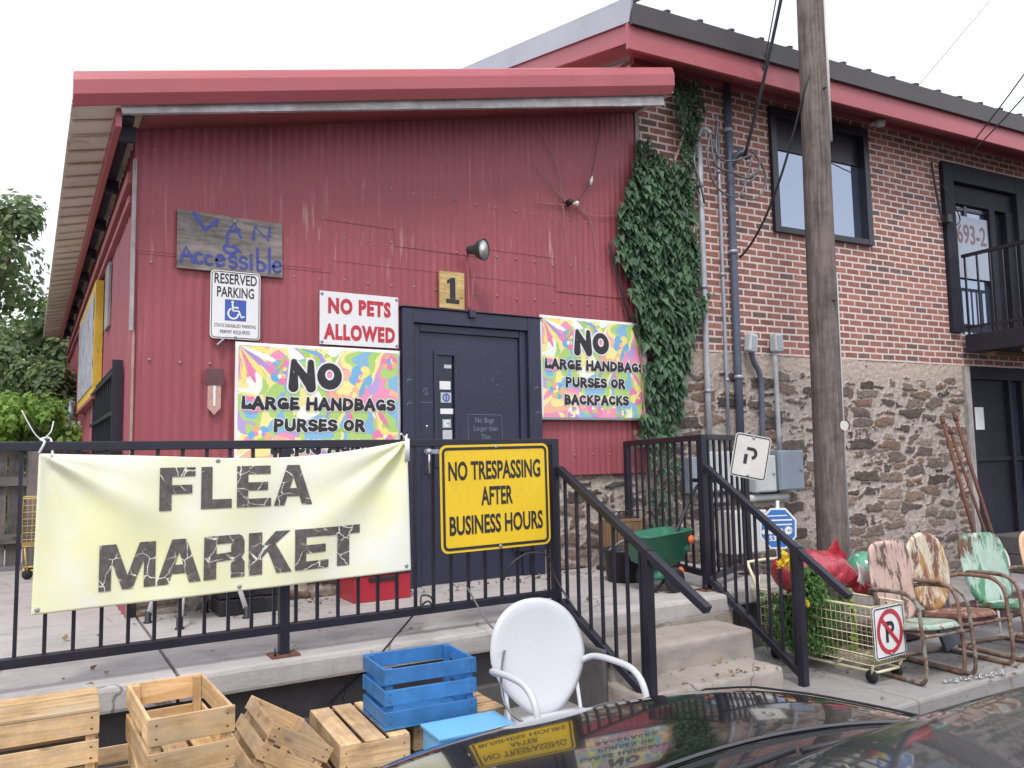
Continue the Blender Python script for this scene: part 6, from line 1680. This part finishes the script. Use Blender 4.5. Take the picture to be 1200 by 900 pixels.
m = MB(); m.add([(5.02, 3.9, .78), (5.10, 3.86, .90), (5.13, 3.86, .83), (5.19, 3.84, .76), (5.1, 3.9, .70), (5.12, 3.93, .80)], [(0, 1, 2), (0, 2, 4), (2, 3, 4), (1, 5, 2), (5, 3, 2)], 0, .5); m.build('crest', M_WRAP, rt, solid=.008)
m = MB(); m.grid(6, 6, lambda u, v: Vector((5.14 + .16 * u + .02 * v, 3.735 - .015 * math.sin(u * 5 + v * 4) , .60 + .14 * v - .12 * u))); m.build('clear_wrap', paint('crumpled_clear_film', (.70, .62, .64), .12, 0, .3, 18, bump=.6, bscale=20), rt, solid=.002)
# grey planter with a green glass globe
rt = thing('grey_planter', 'grey tapered planter beside the pole, under the green glass globe', 'planter', (6.03, 4.3, 0))
m = MB(); m.lathe([(0, 0), (.24, 0), (.24, .02), (.17, .40), (.15, .43), (.12, .42), (0, .40)], 20, T((6.03, 4.3, 0))); m.build('shell', M_WALK, rt)
rt = thing('glass_globe', 'green glass globe resting on the grey planter beside the pole', 'globe', (6.03, 4.3, .42))
m = MB(); m.lathe([(.0, -.0)] + [(.155 * math.sin(PI * k / 14), .145 - .145 * math.cos(PI * k / 14)) for k in range(1, 14)] + [(0, .29)], 24, T((6.03, 4.3, .405)))
m.build('ball', paint('green_crackle_glass', (.10, .32, .22), .08, 0, .3, 14, (.55, .68, .60), (.6, .66), 9, .3, 30, coat=.6), rt)
m = MB(); m.lathe([(.03, 0), (.06, .0), (.06, .03), (.03, .03)], 14, T((6.03, 4.3, .41))); m.build('collar', M_GALVP, rt)
# rusty poles leaning in the doorway corner
for i, (a, b_) in enumerate((((1103, 487), (1152, 662)), ((1118, 484), (1172, 655)), ((1112, 500), (1160, 640)))):
    pa = pY(a[0], a[1], 5.52 + .03 * i); 
    pb = pY(b_[0], b_[1], 5.05 + .06 * i); d = (pb - pa); k = (0.0 - pa.z) / d.z; pb = pa + d * k
    m = MB(); m.tube([pa, pb], .022 - .004 * (i == 2), 8); m.tube([pa.lerp(pb, .02), pa.lerp(pb, .05)], .028, 8)
    tag(m.build('rusty_pole', M_RUST), ['rusty metal pole leaning by the lower doorway, the one standing farthest from the door', 'rusty metal pole leaning by the lower doorway, the one nearest the door', 'thin rusty metal pole leaning between two thicker ones by the lower doorway'][i], 'pole', 'rusty poles leaning at the doorway')
rt = thing('dark_beam', 'dark maroon timber beam lying on the pavement under the old chairs', 'beam', (6.3, 4.05, 0))
m = MB(); m.box(5.15, 8.4, 3.98, 4.14, .015, .18); m.build('timber', paint('dark_maroon_timber', (.07, .035, .035), .7, 0, .3, 6), rt, bevel=.008)
m = MB(); m.box(5.5, 5.62, 3.93, 4.2, -.01, .0149); m.box(7.4, 7.52, 3.93, 4.2, -.01, .0149); m.build('bearer', M_GREYW, rt)
rt = thing('slate_slab', 'dark grey slab leaning upright between the cream and the green chair', 'slab', (6.02, 3.66, 0))
m = MB(); m.boxm(T((6.02, 3.66, .30)) @ Matrix.Rotation(R(-16), 4, 'Y') @ Matrix.Rotation(R(-8), 4, 'X'), (.22, .03, .56)); m.build('slab', paint('blue_slate', (.07, .08, .105), .5, 0, .2, 5), rt, bevel=.006)

# ================================================================== PARKED CAR
CX = 1.30
car = thing('parked_car', 'glossy black car parked nose in, its hood reflecting the signs', 'car', (CX, 0, AZ))
G0 = AZ
stn = [  # y, half width, sill z, shoulder z, centre z
 (2.285, .42, .10, .34, .36), (2.27, .58, .06, .46, .49), (2.22, .69, .05, .565, .60), (2.13, .765, .05, .67, .72), (2.0, .815, .06, .742, .805),
 (1.82, .845, .06, .785, .857), (1.6, .862, .05, .808, .886), (1.4, .872, .05, .82, .902), (1.24, .876, .05, .828, .908), (1.0, .88, .05, .84, .885),
 (.5, .88, .05, .85, .88), (-.3, .88, .05, .855, .88), (-1.1, .88, .05, .865, .89), (-1.7, .865, .06, .875, .92), (-2.05, .82, .07, .84, .88), (-2.2, .74, .09, .60, .66), (-2.25, .6, .12, .40, .42)]
m = MB(); vs_ = []; half = [(.90, 0, 0), (.985, .10, 0), (1.0, .40, 0), (1.0, .62, 0), (.985, .86, 0), (.955, .965, 0), (.90, 1.0, .08), (.78, 1.0, .45), (.60, 1.0, .78), (.40, 1.0, .93), (.2, 1.0, .985), (0, 1, 1)]
for (y, w_, zb, s_, t_) in stn:
    row = []
    for fx, fz, ft_ in half:
        z = zb + (s_ - zb) * fz if ft_ == 0 else s_ + (t_ - s_) * ft_
        row.append((w_ * fx, z))
    full = [(-x, z) for x, z in row] + [(x, z) for x, z in row[::-1][1:]]
    for x, z in full:
        yy = y - .10 * (abs(x) / max(w_, .01)) ** 2 * (1 if y > 1.9 else .3 if y > 1.2 else 0)
        vs_.append((CX + x, yy, z))
n = len(half) * 2 - 1
m.add(vs_, [(i * n + k + 1, i * n + k, (i + 1) * n + k, (i + 1) * n + k + 1) for i in range(len(stn) - 1) for k in range(n - 1)] + [tuple(range(n)), tuple((len(stn) - 1) * n + k for k in range(n - 1, -1, -1))], 0, .5, True)
m.build('body', M_PAINTC, car, sub=2)
def top_z(x, y):
    """height of the body at lateral x, station y"""
    for a, b_ in zip(stn, stn[1:]):
        if a[0] >= y >= b_[0]:
            t = (a[0] - y) / (a[0] - b_[0]); s_ = a[3] + (b_[3] - a[3]) * t; c0 = a[4] + (b_[4] - a[4]) * t; w_ = a[1] + (b_[1] - a[1]) * t
            return c0 - (c0 - s_) * min(1, abs(x) / w_) ** 2.2
    return .8
def ws(u, v):
    """windscreen: u across, v up"""
    x = -.71 + 1.42 * u; q = (2 * u - 1)
    yb, yt = 1.20 - .20 * q * q, .40 - .05 * q * q
    xb, xt = x, x * .80
    y = yb + (yt - yb) * v; zz = .88 + (1.30 - .88) * (v ** .92) - .012 * q * q * v
    return Vector((CX + xb + (xt - xb) * v, y, zz + .02 * math.sin(PI * v)))
m = MB(); m.grid(24, 12, ws); m.build('windscreen', M_WSHIELD, car)
# cowl panel and wipers
m = MB(); m.grid(24, 3, lambda u, v: Vector((CX - .76 + 1.52 * u, 1.285 - .13 * (2 * u - 1) ** 2 - .12 * v, top_z(0, 1.3) + .004 - .030 * math.sin(PI * v) - .055 * abs(2 * u - 1) ** 2.4))); m.build('cowl_panel', M_DARK, car)
m = MB(); m.tube([(CX - .74 + 1.48 * k / 20, 1.30 - .13 * (2 * k / 20 - 1) ** 2, top_z(0, 1.3) + .006 - .055 * abs(2 * k / 20 - 1) ** 2.4) for k in range(21)], .007, 6); m.build('hood_edge', M_PAINTC, car)
for sx in (-1, 1):
    m = MB(); m.tube([(CX + sx * (.70 - .10 * (k / 14) ** 2), 1.25 + .86 * k / 14, top_z(.70 - .10 * (k / 14) ** 2, 1.25 + .86 * k / 14) + .001) for k in range(15)], .0035, 5); m.build('panel_gap', M_DARK, car)
for x0 in (-.52, .10):
    m = MB(); pts = [ws(.5 + (x0 + d) / 1.42, .05 + .02 * k) + Vector((0, .012, .016)) for k, d in enumerate((0, .18, .36, .54))]
    m.tube(pts, .008, 6); m.bar(pts[0], ws(.5 + (x0 + .30) / 1.42, .01) + Vector((0, .03, .012)), .016, .01); m.build('wiper', M_BLKP, car)
# pillars, roof and windows
m = MB()
for u in (0, 1): m.tube([ws(u, k / 8) + Vector((0, -.01, -.004)) for k in range(9)], .014, 8)
m.grid(16, 12, lambda u, v: Vector((CX + (-.575 + 1.15 * u) * (1 - .10 * v), .40 - .05 * (2 * u - 1) ** 2 - 1.55 * v, 1.300 + .045 * math.sin(PI * min(1, v * .8 + .1)) * (1 - (2 * u - 1) ** 2) - .02 * (2 * u - 1) ** 4 - .05 * v * v)))
m.build('roof', M_PAINTC, car)
for sx in (-1, 1):
    m = MB(); m.grid(10, 4, lambda u, v: Vector((CX + sx * (.73 - .15 * v - .03 * u), (.98 - 2.5 * u) * (1 - v) + (.38 - 1.5 * u) * v, .855 + .42 * v - .04 * v * u))); m.build('side_window', M_WSHIELD, car)
m = MB(); m.grid(10, 4, lambda u, v: Vector((CX + (-.66 + 1.32 * u) * (1 - .2 * v), -1.62 + .47 * v, .89 + .34 * v))); m.build('rear_window', M_WSHIELD, car)
m = MB(); m.box(CX - .70, CX + .70, -1.5, 1.0, .58, .60); m.box(CX - .68, CX + .68, .62, .98, .70, .80); m.box(CX - .55, CX - .12, -.35, .1, .6, .95); m.box(CX + .12, CX + .55, -.35, .1, .6, .95); m.build('interior', paint('grey_dashboard', (.10, .10, .105), .7, 0, .2, 6), car, bevel=.03)
for sx in (-1, 1):
    for y in (1.42, -1.28):
        wm = MB(); MW_ = T((CX + sx * .79, y, G0 + .32)) @ Matrix.Rotation(PI / 2, 4, 'Y')
        wm.lathe([(.19, -.10), (.30, -.10), (.32, -.07), (.32, .07), (.30, .10), (.19, .10)], 28, MW_); wo_ = wm.build('wheel', M_TYRE, car)
        wm = MB(); wm.lathe([(0, sx * .08), (.06, sx * .085), (.19, sx * .06), (.20, sx * .10), (.205, -.09)], 20, MW_); wm.build('rim', M_CHROME, wo_)
    m = MB(); m.grid(6, 4, lambda u, v: Vector((CX + sx * (.50 + .24 * u), 2.20 - .20 * u ** 1.6 - .10 * v + .012, .50 + .11 * v + .02 * u))); m.build('headlight', M_LAMPG, car, solid=.01)
    m = MB(); m.lathe([(0, -.10), (.07, -.09), (.095, 0), (.085, .07), (0, .085)], 14, T((CX + sx * 1.0, .86, .93)) @ Matrix.Rotation(PI / 2, 4, 'Y') @ Matrix.Scale(.75, 4, (1, 0, 0))); m.tube([(CX + sx * .84, .86, .88), (CX + sx * .95, .86, .91)], .02, 8); m.build('mirror', M_PAINTC, car)
m = MB(); m.box(CX - .36, CX + .36, 2.262, 2.285, .20, .32); m.build('grille', M_BLKP, car, bevel=.01)

# ------------------------------------------------------------------ small litter in the corners
rl = random.Random(3); m = MB(); random.seed(9)
def flake(x, y, z):
    n_ = Vector((rl.gauss(0, .4), rl.gauss(0, .4), 1)); leaf(m, (x, y, z + .006), n_, rl.uniform(.018, .045), False, rl.random())
for _ in range(70): flake(rl.uniform(2.8, 5.0), 5.9 - abs(rl.gauss(0, .12)), PZ + .002)
for _ in range(60): flake(rl.uniform(.7, 2.6), 5.95 - abs(rl.gauss(0, .15)), PZ + .002)
for _ in range(40): flake(rl.uniform(-.5, 4.2), rl.uniform(4.35, 5.8), PZ + .002)
for _ in range(110): flake(rl.uniform(4.4, 8.0), rl.choice((4.3, 3.2)) + rl.gauss(0, .25), .003)
for _ in range(40): flake(rl.uniform(4.3, 8.5), rl.uniform(3.15, 4.5), .003)
for _ in range(30): flake(rl.uniform(3.1, 4.1), rl.choice((3.84, 3.60)) + rl.gauss(0, .03), rl.choice((.195, .195)))
tag(m.build('dry_leaf_litter', leafmat('dry_leaf', (.10, .065, .035), (.26, .19, .10), .1)), 'dry brown leaf scraps scattered on the platform and the pavement', 'litter', None, 'stuff')
